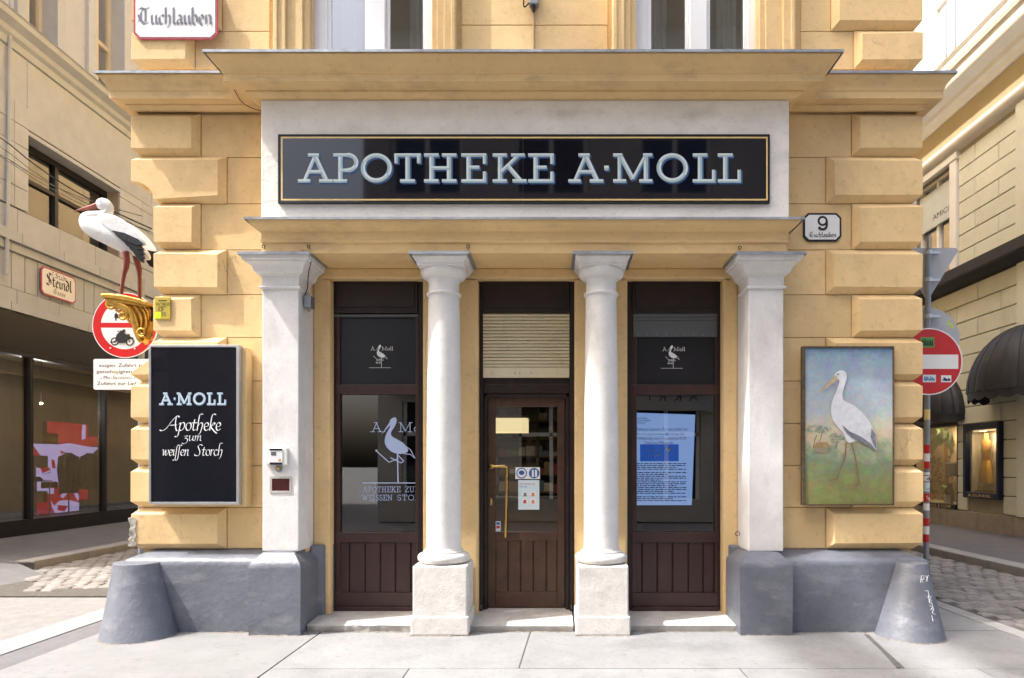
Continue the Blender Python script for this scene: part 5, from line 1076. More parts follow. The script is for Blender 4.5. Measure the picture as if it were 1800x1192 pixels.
# ================================================================== LEFT STREET: STONE BUILDING WITH SHOPFRONT
def on(c):
    def dep(px): return c*F/(px-975)
    return (lambda px: dep(px)-D), (lambda px, py: H+(815-py)*dep(px)/F)
CL = -10.7; yl, zl = on(CL)
lst = M('left_stone', (.46,.49,.52), .85, .06, 3, .002, 60, stain=(.36,.375,.39), samt=.5, sscale=1.3, speck=.3, rnd=.05)
lstj = M('left_stone_joint', (.33,.28,.22), .9, .1, 4); blackf = M('shopfront_black', (.012,.012,.014), .3, .2, 3); winf = M('dark_bronze', (.016,.015,.016), .35, .2, 3)
LB = empty('stone_shop_building', (CL-2, 12, 0), 'beige stone building with black shopfront on the left street', 'building')
def lpart(name, mb, mat, label=None, **k):
    o = mb.build(name, mat, LB, **k)
    if label: o['label'] = label
    return o
Y0, Y1 = 2.8, 34
wy0, wy1 = yl(52), yl(205)
m = MB()
m.box(CL-.9, CL-.02, Y0, Y1, 4.52, 6.12).box(CL-.9, CL-.02, Y0, wy0-.1, 6.12, 8.3).box(CL-.9, CL-.02, wy1+.1, Y1, 6.12, 8.3).box(CL-.9, CL-.02, Y0, Y1, 8.3, 10.1).box(CL-12, CL-4, Y0, Y1, 0, 18).box(CL-4, CL-.9, Y0, Y1, 4.6, 6.0).box(CL-4, CL-.9, Y0, Y1, 8.4, 18)
m.box(CL-.9, CL-.02, Y0, 5.0, 0, 4.52)
lpart('wall', m, lstj)
def slab_piece(y0, y1, z0, z1, t=.03, g=.006, name='stone_panel', mat=lst): return lpart(name, MB().box(CL-.03, CL-.02+t, y0+g, y1-g, z0+g, z1-g), mat, bevel=.006)
# pier of stone slabs in front of the big window, and beyond it
z = 6.62; 
for i in range(5):
    q = [wy0-.1-.62, wy0-.1]; slab_piece(wy0-.1-.75, wy0-.1-.36, z+.0, z+.42, .08); slab_piece(wy0-.1-.36, wy0-.1, z, z+.42, .08); slab_piece(wy0-2.1, wy0-.1-.75, z, z+.42, .05); z += .42
for z0, z1, t in ((4.55,4.72,.10),(4.72,5.0,.05),(5.72,5.9,.09),(5.9,6.12,.16),(6.12,6.60,.06)):
    y = Y0
    while y < 18:
        l = 1.15 if z1-z0 > .2 else 2.2; slab_piece(y, y+l, z0, z1, t); y += l
y = Y0
while y < 18: slab_piece(y, y+.33, 5.0, 5.72, .035); y += .345
y = wy1+.1
while y < 18:
    for k_ in range(4): slab_piece(y, y+.9, 6.62+k_*.5, 7.12+k_*.5, .04)
    y += .9
# big dark window with deep stone head
lpart('window_head', MB().prism([(CL-.9,8.3),(CL+.05,8.62),(CL+.05,9.2),(CL-.9,9.2)], wy0-.15, wy1+.9, 'y'), lst) if False else lpart('window_head', MB().box(CL-.55, CL+.02, wy0-.1, wy1+.1, 8.22, 8.30), lst)
for y0, y1 in ((Y0, wy0-.1), (wy0-.1, wy1+1.4), (wy1+1.4, 22)): slab_piece(y0, y1, 8.32, 9.7, .05)
bw = lpart('upper_window', MB().box(CL-.42, CL-.30, wy0-.1, wy1+.1, 6.13, 6.25).box(CL-.42, CL-.30, wy0-.1, wy1+.1, 8.10, 8.22).box(CL-.42, CL-.30, wy0-.1, wy0+.02, 6.25, 8.10).box(CL-.42, CL-.30, wy1-.02, wy1+.1, 6.25, 8.10), winf, label='large dark framed window above the shopfront')
ym = yl(123)
MB().box(CL-.42, CL-.29, ym-.05, ym+.05, 6.25, 8.10).build('mullion', winf, bw); MB().box(CL-.415, CL-.295, wy0, wy1, 7.42, 7.50).build('transom', winf, bw)
for a_, b_ in ((wy0+.02, ym-.05), (ym+.05, wy1-.02)):
    for c_, d_ in ((6.25,7.42),(7.50,8.10)): MB().box(CL-.37, CL-.36, a_, b_, c_, d_).build('pane', pane_dark, bw)
lpart('room_back', MB().box(CL-2.2, CL-2.1, wy0-1, wy1+1, 6, 8.4), dark_in)
# cornice and upper floor
lpart('cornice', MB().sweep([(CL,Y1),(CL,Y0),(CL-10,Y0)][::-1] if False else [(CL,Y0),(CL,Y1)], [(-.05,9.7),(.06,9.72),(.08,9.85),(.16,9.9),(.18,10.0),(.34,10.08),(.36,10.18),(.40,10.2),(-.05,10.26)]), lst, auto=30)
m = MB(); m.box(CL-.9, CL-.12, Y0, Y1, 10.1, 10.55)
uw = [(yl(52), yl(105)), (yl(172), yl(222)), (yl(222)+1.6, yl(222)+3.2)]
e_ = Y0
for a_, b_ in uw: m.box(CL-.9, CL-.12, e_, a_, 10.55, 18); e_ = b_
m.box(CL-.9, CL-.12, e_, Y1, 10.55, 18); lpart('upper_wall', m, lst)
for a_, b_ in uw:
    o = lpart('attic_window', MB().box(CL-.5, CL-.38, a_, a_+.1, 10.55, 14).box(CL-.5, CL-.38, b_-.1, b_, 10.55, 14).box(CL-.5, CL-.37, (a_+b_)/2-.05, (a_+b_)/2+.05, 10.55, 14).box(CL-.495, CL-.375, a_+.1, b_-.1, 11.75, 11.85), M('window_beige', (.55,.50,.42), .5, .04, 4))
    MB().box(CL-.45, CL-.44, a_+.1, b_-.1, 10.55, 14).build('pane', pane, o)
    lpart('window_surround', MB().box(CL-.12, CL-.04, a_-.25, a_, 10.3, 14.5).box(CL-.12, CL-.04, b_, b_+.25, 10.3, 14.5), lst)
    lpart('room_back', MB().box(CL-2.0, CL-1.9, a_-.3, b_+.3, 10.3, 14), dark_in)
# drain pipe
lpart('downpipe', MB().tube(crm([(CL+.1,yl(10),10.6),(CL+.1,yl(8),9.4),(CL+.12,yl(5),8.0),(CL+.12,yl(3),6.6),(CL+.1,yl(2),5.2)], 4), .035, 8), lst)
# shopfront
mu = [yl(52)-2*(yl(183)-yl(52)), yl(52)-(yl(183)-yl(52)), yl(52), yl(183), 2*yl(183)-yl(52), 3*yl(183)-2*yl(52), 4*yl(183)-3*yl(52)]
sf = lpart('shopfront', MB().box(CL-.3, CL+.06, 5.0, mu[-1], 3.78, 4.52), blackf, label='black framed shopfront with large panes')
MB().box(CL-.3, CL+.03, 5.0, mu[-1], .10, .42).build('sill', blackf, sf); MB().box(CL-.1, CL+.06, 5.0, mu[-1], 3.70, 3.775).build('head_rail', winf, sf)
for y in mu: MB().box(CL-.12, CL+.05, y-.045, y+.045, .42, 3.70).build('mullion', winf, sf, bevel=.006)
for a_, b_ in zip(mu[:-1], mu[1:]): MB().box(CL-.03, CL-.02, a_+.045, b_-.045, .42, 3.70).build('pane', pane_dark, sf)
lroom = M('left_shop_wall', (.17,.165,.135), .85, .05, 2)
lpart('shop_interior', MB().box(CL-3.9, CL-3.8, 5, 26, .1, 4.5), lroom); lpart('shop_floor', MB().box(CL-3.8, CL-.3, 5, 26, .05, .12), dark_in)
lpart('shop_ceiling', MB().box(CL-3.8, CL-.3, 5, 26, 4.3, 4.4), M('ceiling', (.45,.40,.30), .8, .05, 3)); lpart('shop_end_wall', MB().box(CL-3.8, CL-.3, 5.0, 5.1, .12, 4.3), lroom); lpart('shop_column', MB().box(CL-1.5, CL-.9, yl(52)-1.6, yl(52)-.5, .12, 4.3), M('pale_column', (.45,.44,.40), .7, .05, 3))
for i in range(2):
    q = yl(140)+i*.45; o = empty('spotlight', (CL-1.2, q, 2.95), ('left','right')[i]+' one of two small glowing spotlights in the left shop', 'spotlight', 'shop spotlights'); MB().loft([[(CL-1.2+.03*math.cos(t_), q+.03*math.sin(t_), z) for t_ in [2*math.pi*j/12 for j in range(12)]] for z in (2.93, 2.97)]).build('bulb', M('spot_glow', (1,.92,.8), .5, 0, 1, emit=6), o); lw2 = bpy.data.lights.new('spot_light', 'POINT'); lw2.energy = 40; lw2.color = (1,.93,.82); lw2.shadow_soft_size = .04; lo2 = bpy.data.objects.new('spot_light', lw2); COL.objects.link(lo2); lo2.location = (CL-1.2, q, 2.88); attach(lo2, o); MB().tube([(CL-1.2,q,2.97),(CL-1.2,q,4.3)], .008, 6).build('rod', winf, o)
# picture screen: red and lilac blocks
CS = CL-.75; ysn, zsn = on(CS)
led = empty('picture_screen', (CS-.03, ysn(120), .45), 'stepped screen showing a red and lilac picture in the left shop window', 'screen')
rdm = M('screen_red', (.42,.015,.03), .5, .1, 2, emit=.35); lil = M('screen_lilac', (.50,.40,.72), .5, .05, 2, emit=.45)
def L3(zx, zy, d=0): px, py = .2013*zx, 720+.2013*zy; return (CS+d, ysn(px), zsn(px, py))
def blob(name, pts, mat, d): MB().add([L3(a, b, d) for a, b in pts], [tuple(range(len(pts)))]).build(name, mat, led)
for nm, pts in (('screen_module', [(375,100),(412,100),(412,205),(510,210),(510,300),(375,295)]), ('screen_module', [(313,505),(313,710),(410,710),(410,505)]), ('screen_module', [(380,730),(410,730),(410,915),(375,915)])): blob(nm, pts, blackf, -.01)
blob('picture_field', [(412,100),(770,130),(770,235),(850,235),(855,310),(770,330),(600,300),(510,312),(510,210),(412,205)], rdm, 0)
blob('picture_field', [(720,130),(748,135),(745,255),(712,265),(712,200)], lil, .004)
blob('picture_field', [(278,298),(510,305),(600,292),(770,325),(865,330),(800,390),(740,440),(660,490),(640,620),(600,600),(560,565),(500,545),(430,545),(360,570),(345,510),(415,505),(415,405),(350,402)], lil, .008)
for p in ([(540,400),(600,410),(630,470),(632,560),(560,540),(505,500)], [(345,505),(420,505),(440,525),(365,557)], [(278,318),(350,402),(275,402)], [(445,435),(470,440),(482,512),(450,512)], [(520,355),(580,380),(530,388)], [(580,400),(660,425),(655,435)]): blob('picture_field', p, rdm, .012)
blob('picture_field', [(313,505),(345,510),(365,570),(480,540),(555,575),(560,640),(500,660),(470,700),(470,735),(413,735),(413,712),(313,712)], lil, .004)
blob('picture_field', [(410,735),(470,700),(560,690),(770,700),(772,780),(690,790),(685,880),(480,905),(312,915),(312,815),(410,810)], rdm, .0)
for p in ([(440,790),(470,840),(520,795),(600,790),(690,812),(688,880),(480,905),(455,860)], [(525,760),(560,705),(600,705),(552,775)], [(640,730),(665,705),(690,760),(680,800)]): blob('picture_field', p, lil, .006)
for p in ([(500,832),(590,842),(560,892),(500,880)], [(470,660),(500,635),(520,690),(470,695)]): blob('picture_field', p, rdm, .010)
# jackets on stands
jk = M('jacket_navy', (.018,.026,.055), .8, .2, 12, .002, 60)
for i, (zx, s_, lab) in enumerate(((790,1.0,'dark navy suit jacket on a stand in front of the picture screen'), (960,.92,'grey jacket on a stand near the end of the left shop window'))):
    px = .2013*zx; cy, cx = yl(px)-.0, CL-.5; zt = 1.55+(815-795)*.0135; o = empty('suit_jacket', (cx, cy, .42), lab, 'jacket')
    rings = []
    for z, w_, d_ in ((-.02,.06,.06),(-.05,.10,.08),(-.09,.22,.10),(-.16,.25,.12),(-.35,.22,.13),(-.55,.20,.12),(-.75,.24,.14),(-.95,.26,.15)):
        rings.append([(cx+d_*s_*math.cos(t_), cy+w_*s_*math.sin(t_), zt+z*s_) for t_ in [2*math.pi*j/20 for j in range(20)]])
    jm = jk if i == 0 else M('jacket_grey', (.06,.06,.07), .8, .2, 12)
    MB().loft(rings).build('jacket_body', jm, o, auto=60)
    for q in (-1, 1): MB().tube([(cx,cy+q*.21*s_,zt-.12*s_),(cx+.03,cy+q*.30*s_,zt-.4*s_),(cx+.06,cy+q*.30*s_,zt-.8*s_)], [.075*s_,.07*s_,.055*s_], 10).build('sleeve', jm, o, auto=60)
    MB().tube([(cx,cy,.12),(cx,cy,zt-.9*s_)], .015, 8).build('stand', winf, o)
pd2 = empty('display_plinth', (CL-.45, yl(98), .12), 'thin legged display table with black shoes in the left shop window', 'display table')
ya, yb2, zt_ = yl(82), yl(112), zl(95, 845)
MB().box(CL-.6, CL-.25, ya, yb2, zt_-.02, zt_).build('table_top', winf, pd2)
for a_ in (ya+.03, yb2-.03):
    for b_ in (CL-.57, CL-.28): MB().tube([(b_,a_,.12),(b_,a_,zt_-.02)], .008, 6).build('leg', alu, pd2)
hb_ = empty('hand_bag', (CL-.42, yl(122), zl(122,858)), 'small dark brown bag on a stand in the left shop window', 'bag'); MB().box(CL-.52, CL-.35, yl(113), yl(130), zl(122,858), zl(122,847)).build('bag_body', M('leather', (.03,.02,.012), .4, .3, 20), hb_, bevel=.02); MB().tube([(CL-.44,yl(122),.12),(CL-.44,yl(122),zl(122,858))], .01, 8).build('stand', alu, hb_)
for i in range(3):
    q = yl(86+8*i); o = tag(MB().loft([[(CL-.42+a_*.05, q+b_*.10, zt_+c_) for a_, b_ in ((-1,-1),(1,-1),(1,.6),(.5,1),(-.5,1),(-1,.6))] for c_ in (.0, .03)]+[[(CL-.42+a_*.04, q-.03+b_*.05, zt_+.08) for a_, b_ in ((-1,-1),(1,-1),(1,.6),(.5,1),(-.5,1),(-1,.6))]]).build('shoe', blackf), ('leftmost','middle','rightmost')[i]+' black shoe on the thin legged display table', 'shoe', 'shoes on the display table')
# Steindl Gasse plate
sgp = empty('street_name_plate', (CL+.09, yl(95), zl(95,532)), 'small white plate with red rim reading Steindl Gasse on the left building', 'street sign')
y0, y1 = yl(64.5), yl(126); zc_, hz_ = 5.36, .29
def octo(i, c): return [(y0+i+c,zc_-hz_+i),(y1-i-c,zc_-hz_+i),(y1-i,zc_-hz_+i+c),(y1-i,zc_+hz_-i-c),(y1-i-c,zc_+hz_-i),(y0+i+c,zc_+hz_-i),(y0+i,zc_+hz_-i-c),(y0+i,zc_-hz_+i+c)]
MB().prism(octo(0,.07), CL+.07, CL+.09, 'x').build('rim', enred, sgp); MB().prism(octo(.03,.06), CL+.085, CL+.094, 'x').build('plate_face', enamel, sgp)
pl = PL((CL+.0945, y0, zc_), (0,1,0), (0,0,1), (1,0,0)); wd = y1-y0
k = Ink(pl); pentext(k, BLK, 'Steindl', .13, -.07, .15, .28, 40, width=wd-.26); k.build('blackletter_lettering', ink, sgp)
k = Ink(pl); pentext(k, BLK, 'I.Stadt', wd*.28, .13, .065, .25, 40, width=wd*.44); k.build('blackletter_lettering', ink, sgp)
k = Ink(pl); pentext(k, BLK, 'Gasse', wd*.33, -.21, .065, .25, 40, width=wd*.36); k.build('blackletter_lettering', ink, sgp)

# ================================================================== RIGHT STREET: CREAM BUILDING
CR = 9.2; yq_, zq_ = on(CR)
crm_ = M('cream_stucco', (.68,.69,.57), .85, .05, 2, .0015, 60, stain=(.54,.52,.43), samt=.5, sscale=1.6, sstretch=2, speck=.3, rnd=.03); crj = M('cream_joint', (.36,.33,.26), .9, .1, 3); crw = M('cream_white', (.84,.83,.79), .7, .04, 3)
plin = M('plinth_limestone', (.33,.285,.23), .8, .12, 5, .002, 40, stain=(.22,.19,.15), samt=.5, sscale=2.5, rnd=.06); awn = M('awning_black', (.022,.022,.026), .55, .25, 6, .002, 30); bluef = M('case_navy', (.008,.014,.035), .35, .2, 5)
RB = empty('cream_corner_building', (CR+2, 12, 0), 'cream rusticated building with black awnings on the right street', 'building')
def rpart(name, mb, mat, label=None, **k):
    o = mb.build(name, mat, RB, **k)
    if label: o['label'] = label
    return o
sy0, sy1 = yq_(1682), yq_(1682)+2.0            # shop window
vy0, vy1 = yq_(1764), yq_(1700)                # display case
my0, my1 = yq_(1672), yq_(1672)+1.6            # upper window
m = MB(); RY0, RY1 = 3.5, 34
m.box(CR+.04, CR+.9, RY0, vy0, 0, 2.5).box(CR+.04, CR+.9, vy1, sy0-.14, 0, 2.5).box(CR+.04, CR+.12, sy0-.14, sy0, 0, 2.5).box(CR+.04, CR+.9, vy0, vy1, 0, .80).box(CR+.04, CR+.9, vy0, vy1, 2.42, 2.5).box(CR+.35, CR+.9, vy0, vy1, .80, 2.42).box(CR+.04, CR+.12, sy1, sy1+1.05, 0, 2.5).box(CR+.04, CR+.9, sy1+1.05, RY1, 0, 2.5).box(CR+.04, CR+.9, sy0, sy1, 0, .53).box(CR+.04, CR+.9, RY0, RY1, 2.5, 5.75)
m.box(CR+.04, CR+.9, RY0, my0, 5.75, 8.5).box(CR+.04, CR+.9, my1, RY1, 5.75, 8.5).box(CR+.04, CR+.9, RY0, RY1, 8.5, 10.6).box(CR+.9, CR+10, RY0, RY1, 2.6, 18)
wy = (yq_(1672), yq_(1622))
rpart('wall', m, crj); m = MB()
m.box(CR+.12, CR+.9, RY0, wy[0], 10.6, 18).box(CR+.12, CR+.9, wy[1], RY1, 10.6, 18).box(CR+.12, CR+.9, wy[0], wy[1], 10.6, 10.95).box(CR+.12, CR+.9, wy[0], wy[1], 14.5, 18)
rpart('upper_wall', m, crw)
def rp_(y0, y1, z0, z1, g=.011): rpart('stone_panel', MB().box(CR-.0, CR+.05, y0+g, y1-g, z0+g, z1-g), crm_, bevel=.012)
def course(z0, z1, k, holes, ya, yb, ln=1.55):
    y = ya-(ln/2 if k % 2 else 0)
    edges = []
    while y < yb: edges.append((max(y, ya), min(y+ln, yb))); y += ln
    for a_, b_ in edges:
        segs = [(a_, b_)]
        for h0, h1, hz0, hz1 in holes:
            if z1 > hz0 and z0 < hz1: segs = [q for s_ in segs for q in ((s_[0], min(s_[1], h0)), (max(s_[0], h1), s_[1])) if q[1]-q[0] > .05]
        for a2, b2 in segs: rp_(a2, b2, z0, z1)
hl = [(sy0-.02, sy1+.02, .5, 2.52), (vy0+.02, vy1-.02, .8, 2.4)]
z = .50
for k_ in range(13):
    course(z, z+.385, k_, hl, 5.6, 15); z += .385
z = 5.98
for k_ in range(7): course(z, z+.37, k_, [(my0-.28, my1+.28, 5.8, 8.7)], 5.6, 15, 1.6); z += .37
y = 5.2
while y < 15: rpart('plinth_slab', MB().box(CR-.03, CR+.06, y+.004, y+1.14, .09, .485), plin, bevel=.006); y += 1.15
rpart('lead_ledge', MB().sweep([(CR,RY1),(CR,RY0)], [(-.04,5.52),(.05,5.55),(.10,5.60),(.26,5.66),(.28,5.70),(.28,5.92),(-.04,5.97)]), M('dark_lead', (.035,.034,.036), .6, .3, 10, .002, 20))
rpart('roll_moulding', MB().sweep([(CR,RY1),(CR,RY0)], [(-.04,8.68)]+[(.03+.13*math.sin(t_), 8.72+.13*(1-math.cos(t_))) for t_ in [R(d) for d in range(0, 181, 20)]]+[(-.04,9.0)]), crw, auto=50)
rpart('frieze', MB().box(CR+.0, CR+.06, RY0, RY1, 9.02, 9.6), M('frieze_ochre', (.46,.38,.22), .85, .05, 2), bevel=.01)
rpart('cornice', MB().sweep([(CR,RY1),(CR,RY0)], [(-.05,9.6),(.04,9.62),(.07,9.72),(.16,9.76),(.18,9.86),(.46,9.92),(.48,9.96),(.48,10.16),(.53,10.18),(.56,10.28),(.52,10.32),(.50,10.45),(.56,10.50),(-.05,10.62)]), crw, auto=30)
def rwin(name, y0, y1, z0, z1, d=.25, mats=crw, n=2, transom=None, label=None):
    m = MB().box(CR+d-.05, CR+d+.06, y0, y0+.08, z0, z1).box(CR+d-.05, CR+d+.06, y1-.08, y1, z0, z1).box(CR+d-.05, CR+d+.06, y0+.08, y1-.08, z0, z0+.08).box(CR+d-.05, CR+d+.06, y0+.08, y1-.08, z1-.08, z1)
    o = rpart(name, m, mats, label=label)
    for i in range(1, n): q = y0+(y1-y0)*i/n; MB().box(CR+d-.06, CR+d+.06, q-.05, q+.05, z0+.08, z1-.08).build('mullion', mats, o)
    if transom: MB().box(CR+d-.065, CR+d+.06, y0+.08, y1-.08, transom-.06, transom+.06).build('transom', mats, o)
    MB().box(CR+d, CR+d+.008, y0+.06, y1-.06, z0+.06, z1-.06).build('pane', pane, o); return o
rwin('upper_window', wy[0], wy[1], 10.95, 14.5, .35, n=2, transom=12.9)
mw = rwin('shop_upper_window', my0, my1, 5.97, 8.5, .2, n=2, label='upper window with pale name panel')
MB().box(CR+.1, CR+.16, my0+.05, my1-.05, 7.35, 8.25).build('name_panel', M('name_panel', (.58,.62,.60), .6, .04, 4), mw)
sanstext('AMICIS', PL((CR+.099, my0+.95, 7.52), (0,-1,0), (0,0,1), (-1,0,0)), 0, 0, .13, ink, parent=mw, width=.8)
for q0, q1 in ((my0-.26, my0), (my1, my1+.26)): rpart('window_surround', MB().box(CR-.05, CR+.06, q0, q1, 5.96, 8.6), crw, bevel=.015)
rpart('window_surround', MB().box(CR-.07, CR+.06, my0-.3, my1+.3, 8.5, 8.66), crw, bevel=.015)
rpart('pilaster_strip', MB().box(CR-.06, CR+.05, 6.0, yq_(1792), .5, 5.5), crm_); rpart('pilaster_strip', MB().box(CR-.06, CR+.05, 6.0, yq_(1790), 5.98, 8.66), crm_)
for a_, b_, z0, z1, lab in ((yq_(1622),yq_(1622)+1,9,9,''),): pass
rpart('room_back', MB().box(CR+1.6, CR+1.7, 6, 14, 5.8, 8.6), dark_in)
# shop window with tropical display
shw = rpart('shop_window', MB().box(CR+.02, CR+.12, sy0-.03, sy0+.04, .5, 2.5).box(CR+.02, CR+.12, sy1-.04, sy1+.03, .5, 2.5).box(CR+.02, CR+.12, sy0+.04, sy1-.04, 2.42, 2.5).box(CR-.02, CR+.12, sy0+.04, sy1-.04, .5, .60), blackf, label='shop window with palm and toucan display')
MB().box(CR+.06, CR+.07, sy0+.03, sy1-.03, .58, 2.44).build('pane', pane_dark, shw)
warm = M('warm_wall', (.55,.40,.24), .8, .1, 3)
rpart('window_box', MB().box(CR+.88, CR+.9, sy0-.1, sy1+1.0, .5, 2.6).box(CR+.13, CR+.88, sy0-.12, sy0-.10, .5, 2.6).box(CR+.13, CR+.88, sy1+1.0, sy1+1.02, .5, 2.6).box(CR+.13, CR+.88, sy0-.1, sy1+1.0, 2.55, 2.6), warm); rpart('window_floor', MB().box(CR+.13, CR+.88, sy0-.1, sy1+1.0, .5, .6), M('pale_wood', (.5,.42,.3), .6, .1, 5))
def lamp(parent, loc, e, sz_, rot_=(0,0,0), col=(1,.75,.45)):
    l = bpy.data.lights.new('lamp_light', 'AREA'); l.energy = e; l.size = sz_; l.color = col; o = bpy.data.objects.new('lamp_light', l); COL.objects.link(o); o.location = loc; o.rotation_euler = rot_; attach(o, parent); return o
st = empty('strip_light', (CR+.3, (sy0+sy1)/2, 2.5), 'glowing strip light at the top of the tropical shop window', 'lamp'); MB().box(CR+.25, CR+.35, sy0+.1, sy1-.1, 2.51, 2.545).build('tube', M('lamp_glow', (1,.78,.42), .5, 0, 1, emit=2.2), st); lamp(st, (CR+.4,(sy0+sy1)/2+.3,2.49), 22, .5)
sanstext('GUNKEL & COMP', PL((CR-.021, sy0+1.35, .515), (0,-1,0), (0,0,1), (-1,0,0)), 0, 0, .07, gold, parent=shw, width=1.15)
plm = empty('paper_palm', (CR+.5, (sy0+.95)+.55, .6), 'paper palm with drooping fronds in the right shop window', 'decoration'); rg = random.Random(3)
MB().tube([(CR+.55,(sy0+.95)+.45,.6),(CR+.55,(sy0+.95)+.42,1.4),(CR+.52,(sy0+.95)+.40,2.1)], [.05,.04,.035], 10).build('trunk', M('palm_trunk', (.25,.12,.06), .8, .2, 9), plm, auto=50)
pgm = M('palm_green', (.05,.07,.025), .7, .3, 20)
for i in range(11):
    a_ = R(-20+i*22+rg.uniform(-6,6)); c_ = crm([(CR+.5, (sy0+.95)+.40, 2.1), (CR+.45+.05*math.sin(i), (sy0+.95)+.40+.28*math.cos(a_), 2.1+.22*math.sin(a_)+.05), (CR+.42, (sy0+.95)+.40+.5*math.cos(a_), 2.05+.28*math.sin(a_)-.1)], 6)
    f = MB()
    for j in range(1, len(c_)-1):
        p = Vector(c_[j]); t_ = (Vector(c_[j+1])-p).normalized(); n_ = Vector((0, -t_.z, t_.y))
        for s_ in (-1, 1): f.add([tuple(p), tuple(p+t_*.05), tuple(p+n_*s_*.09+t_*.10), tuple(p+n_*s_*.085+t_*.06)], [(0,1,2,3)])
    f.tube(c_, .006, 5); f.build('frond', pgm, plm)
bush = empty('leafy_backdrop', (CR+.75, sy0+1.8, .6), 'dense jungle leaf backdrop in the right shop window', 'decoration'); f = MB()
for i in range(170):
    p = Vector((CR+.72+rg.uniform(-.06,.08), sy0+1.0+rg.uniform(0,1.7), .65+rg.uniform(0,1.05))); a_ = rg.uniform(0, 6.28); l = rg.uniform(.06, .14); t_ = Vector((rg.uniform(-.3,.3), math.cos(a_), math.sin(a_)))*l; n_ = Vector((0,-t_.z,t_.y))*.3
    f.add([tuple(p), tuple(p+t_*.5+n_), tuple(p+t_), tuple(p+t_*.5-n_)], [(0,1,2,3)])
tag(f.build('leaves', [pgm], bush), kind='stuff')
tou = empty('toucan_figure', (CR+.3, (sy0+.52)+.25, .6), 'black and white toucan cut-out with green bill in the shop window', 'decoration')
MB().loft([[(CR+.3+d_*.10*math.cos(t_), (sy0+.52)+.25+o_+w_*math.sin(t_), .6+z) for t_ in [2*math.pi*j/14 for j in range(14)]] for z, w_, d_, o_ in ((0,.05,.6,0),(.12,.12,1,0),(.25,.11,1,.02),(.36,.08,.8,.03),(.46,.03,.4,.02))]).build('bird_body', blackf, tou, auto=60); MB().tube([(CR+.25,(sy0+.52)+.30,.96),(CR+.22,(sy0+.52)+.42,.98),(CR+.2,(sy0+.52)+.52,.90)], [.05,.045,.01], 8).build('bill', M('bill_green', (.2,.4,.1), .5, .1, 9), tou); MB().box(CR+.16, CR+.17, (sy0+.52)+.02, (sy0+.52)+.28, .61, .82).build('price_card', offw, tou)
ct = empty('display_cabinet', (CR+.5, (sy0+.75)+.3, .6), 'small glass topped cabinet beside the toucan', 'cabinet'); MB().box(CR+.42, CR+.7, (sy0+.75)+.05, (sy0+.75)+.38, 1.25, 1.55).build('cabinet_body', M('cabinet_grey', (.2,.22,.22), .5, .1, 5), ct, bevel=.01); MB().box(CR+.40, CR+.72, (sy0+.75)+.03, (sy0+.75)+.40, 1.551, 1.58).build('cabinet_top', offw, ct)
for y_ in ((sy0+.75)+.08, (sy0+.75)+.35): MB().tube([(CR+.55,y_,.6),(CR+.55,y_,1.25)], .012, 6).build('leg', alu, ct)
# wall display case
dc = empty('wall_display_case', (CR, (vy0+vy1)/2, .8), 'navy framed lit wall display case with yellow dress on the cream wall', 'display case')
z0, z1, dpt = .80, 2.42, .10
m = MB().box(CR-dpt, CR+.05, vy0, vy0+.09, z0, z1).box(CR-dpt, CR+.05, vy1-.10, vy1, z0, z1).box(CR-dpt, CR+.05, vy0+.09, vy1-.10, z1-.14, z1).box(CR-dpt, CR+.05, vy0+.09, vy1-.10, z0, z0+.13); m.build('frame', bluef, dc, bevel=.012)
MB().box(CR+.3, CR+.32, vy0+.05, vy1-.05, z0+.1, z1-.1).box(CR+.05, CR+.3, vy1-.1, vy1-.08, z0+.1, z1-.1).box(CR+.05, CR+.3, vy0+.03, vy0+.05, z0+.1, z1-.1).build('case_back', M('case_cream', (.62,.55,.45), .8, .05, 3), dc)
MB().box(CR-dpt+.06, CR-dpt+.066, vy0+.08, vy1-.09, z0+.12, z1-.13).build('pane', pane_dark, dc)
sanstext('A.GUNKEL', PL((CR-dpt-.001, vy1-.2, z0+.035), (0,-1,0), (0,0,1), (-1,0,0)), 0, 0, .06, gold, parent=dc, width=.8)
MB().box(CR+.02, CR+.1, vy0+.2, vy1-.2, z1-.17, z1-.145).build('case_lamp', M('lamp_glow', (1,.78,.42), .5, 0, 1, emit=2.2), dc); lamp(dc, (CR+.06,(vy0+vy1)/2,z1-.18), 8, .25)
yc_ = vy0+.78; drs = empty('yellow_dress', (CR+.1, yc_, z0+.14), 'mustard yellow dress with patterned top inside the wall display case', 'dress')
MB().loft([[(CR+.13+d_*math.cos(t_)*(1+.06*math.sin(5*t_)), yc_+w_*math.sin(t_)*(1+.05*math.sin(6*t_)), z) for t_ in [2*math.pi*j/24 for j in range(24)]] for z, w_, d_ in ((1.12,.20,.09),(1.35,.17,.085),(1.55,.13,.07),(1.62,.10,.06))]).build('skirt', M('mustard', (.55,.30,.03), .8, .15, 9), drs, auto=70)
MB().loft([[(CR+.13+d_*math.cos(t_), yc_-.01+w_*math.sin(t_), z) for t_ in [2*math.pi*j/24 for j in range(24)]] for z, w_, d_ in ((1.62,.10,.06),(1.85,.14,.07),(2.02,.15,.06),(2.08,.06,.04),(2.2,.05,.04))]).build('patterned_top', M('leopard_print', (.50,.25,.06), .8, .1, 9, stain=(.03,.02,.015), samt=.95, sscale=18, sthr=.5), drs, auto=70)
MB().tube([(CR+.13,yc_,z0+.13),(CR+.13,yc_,1.15)], .012, 8).build('stand', alu, drs)
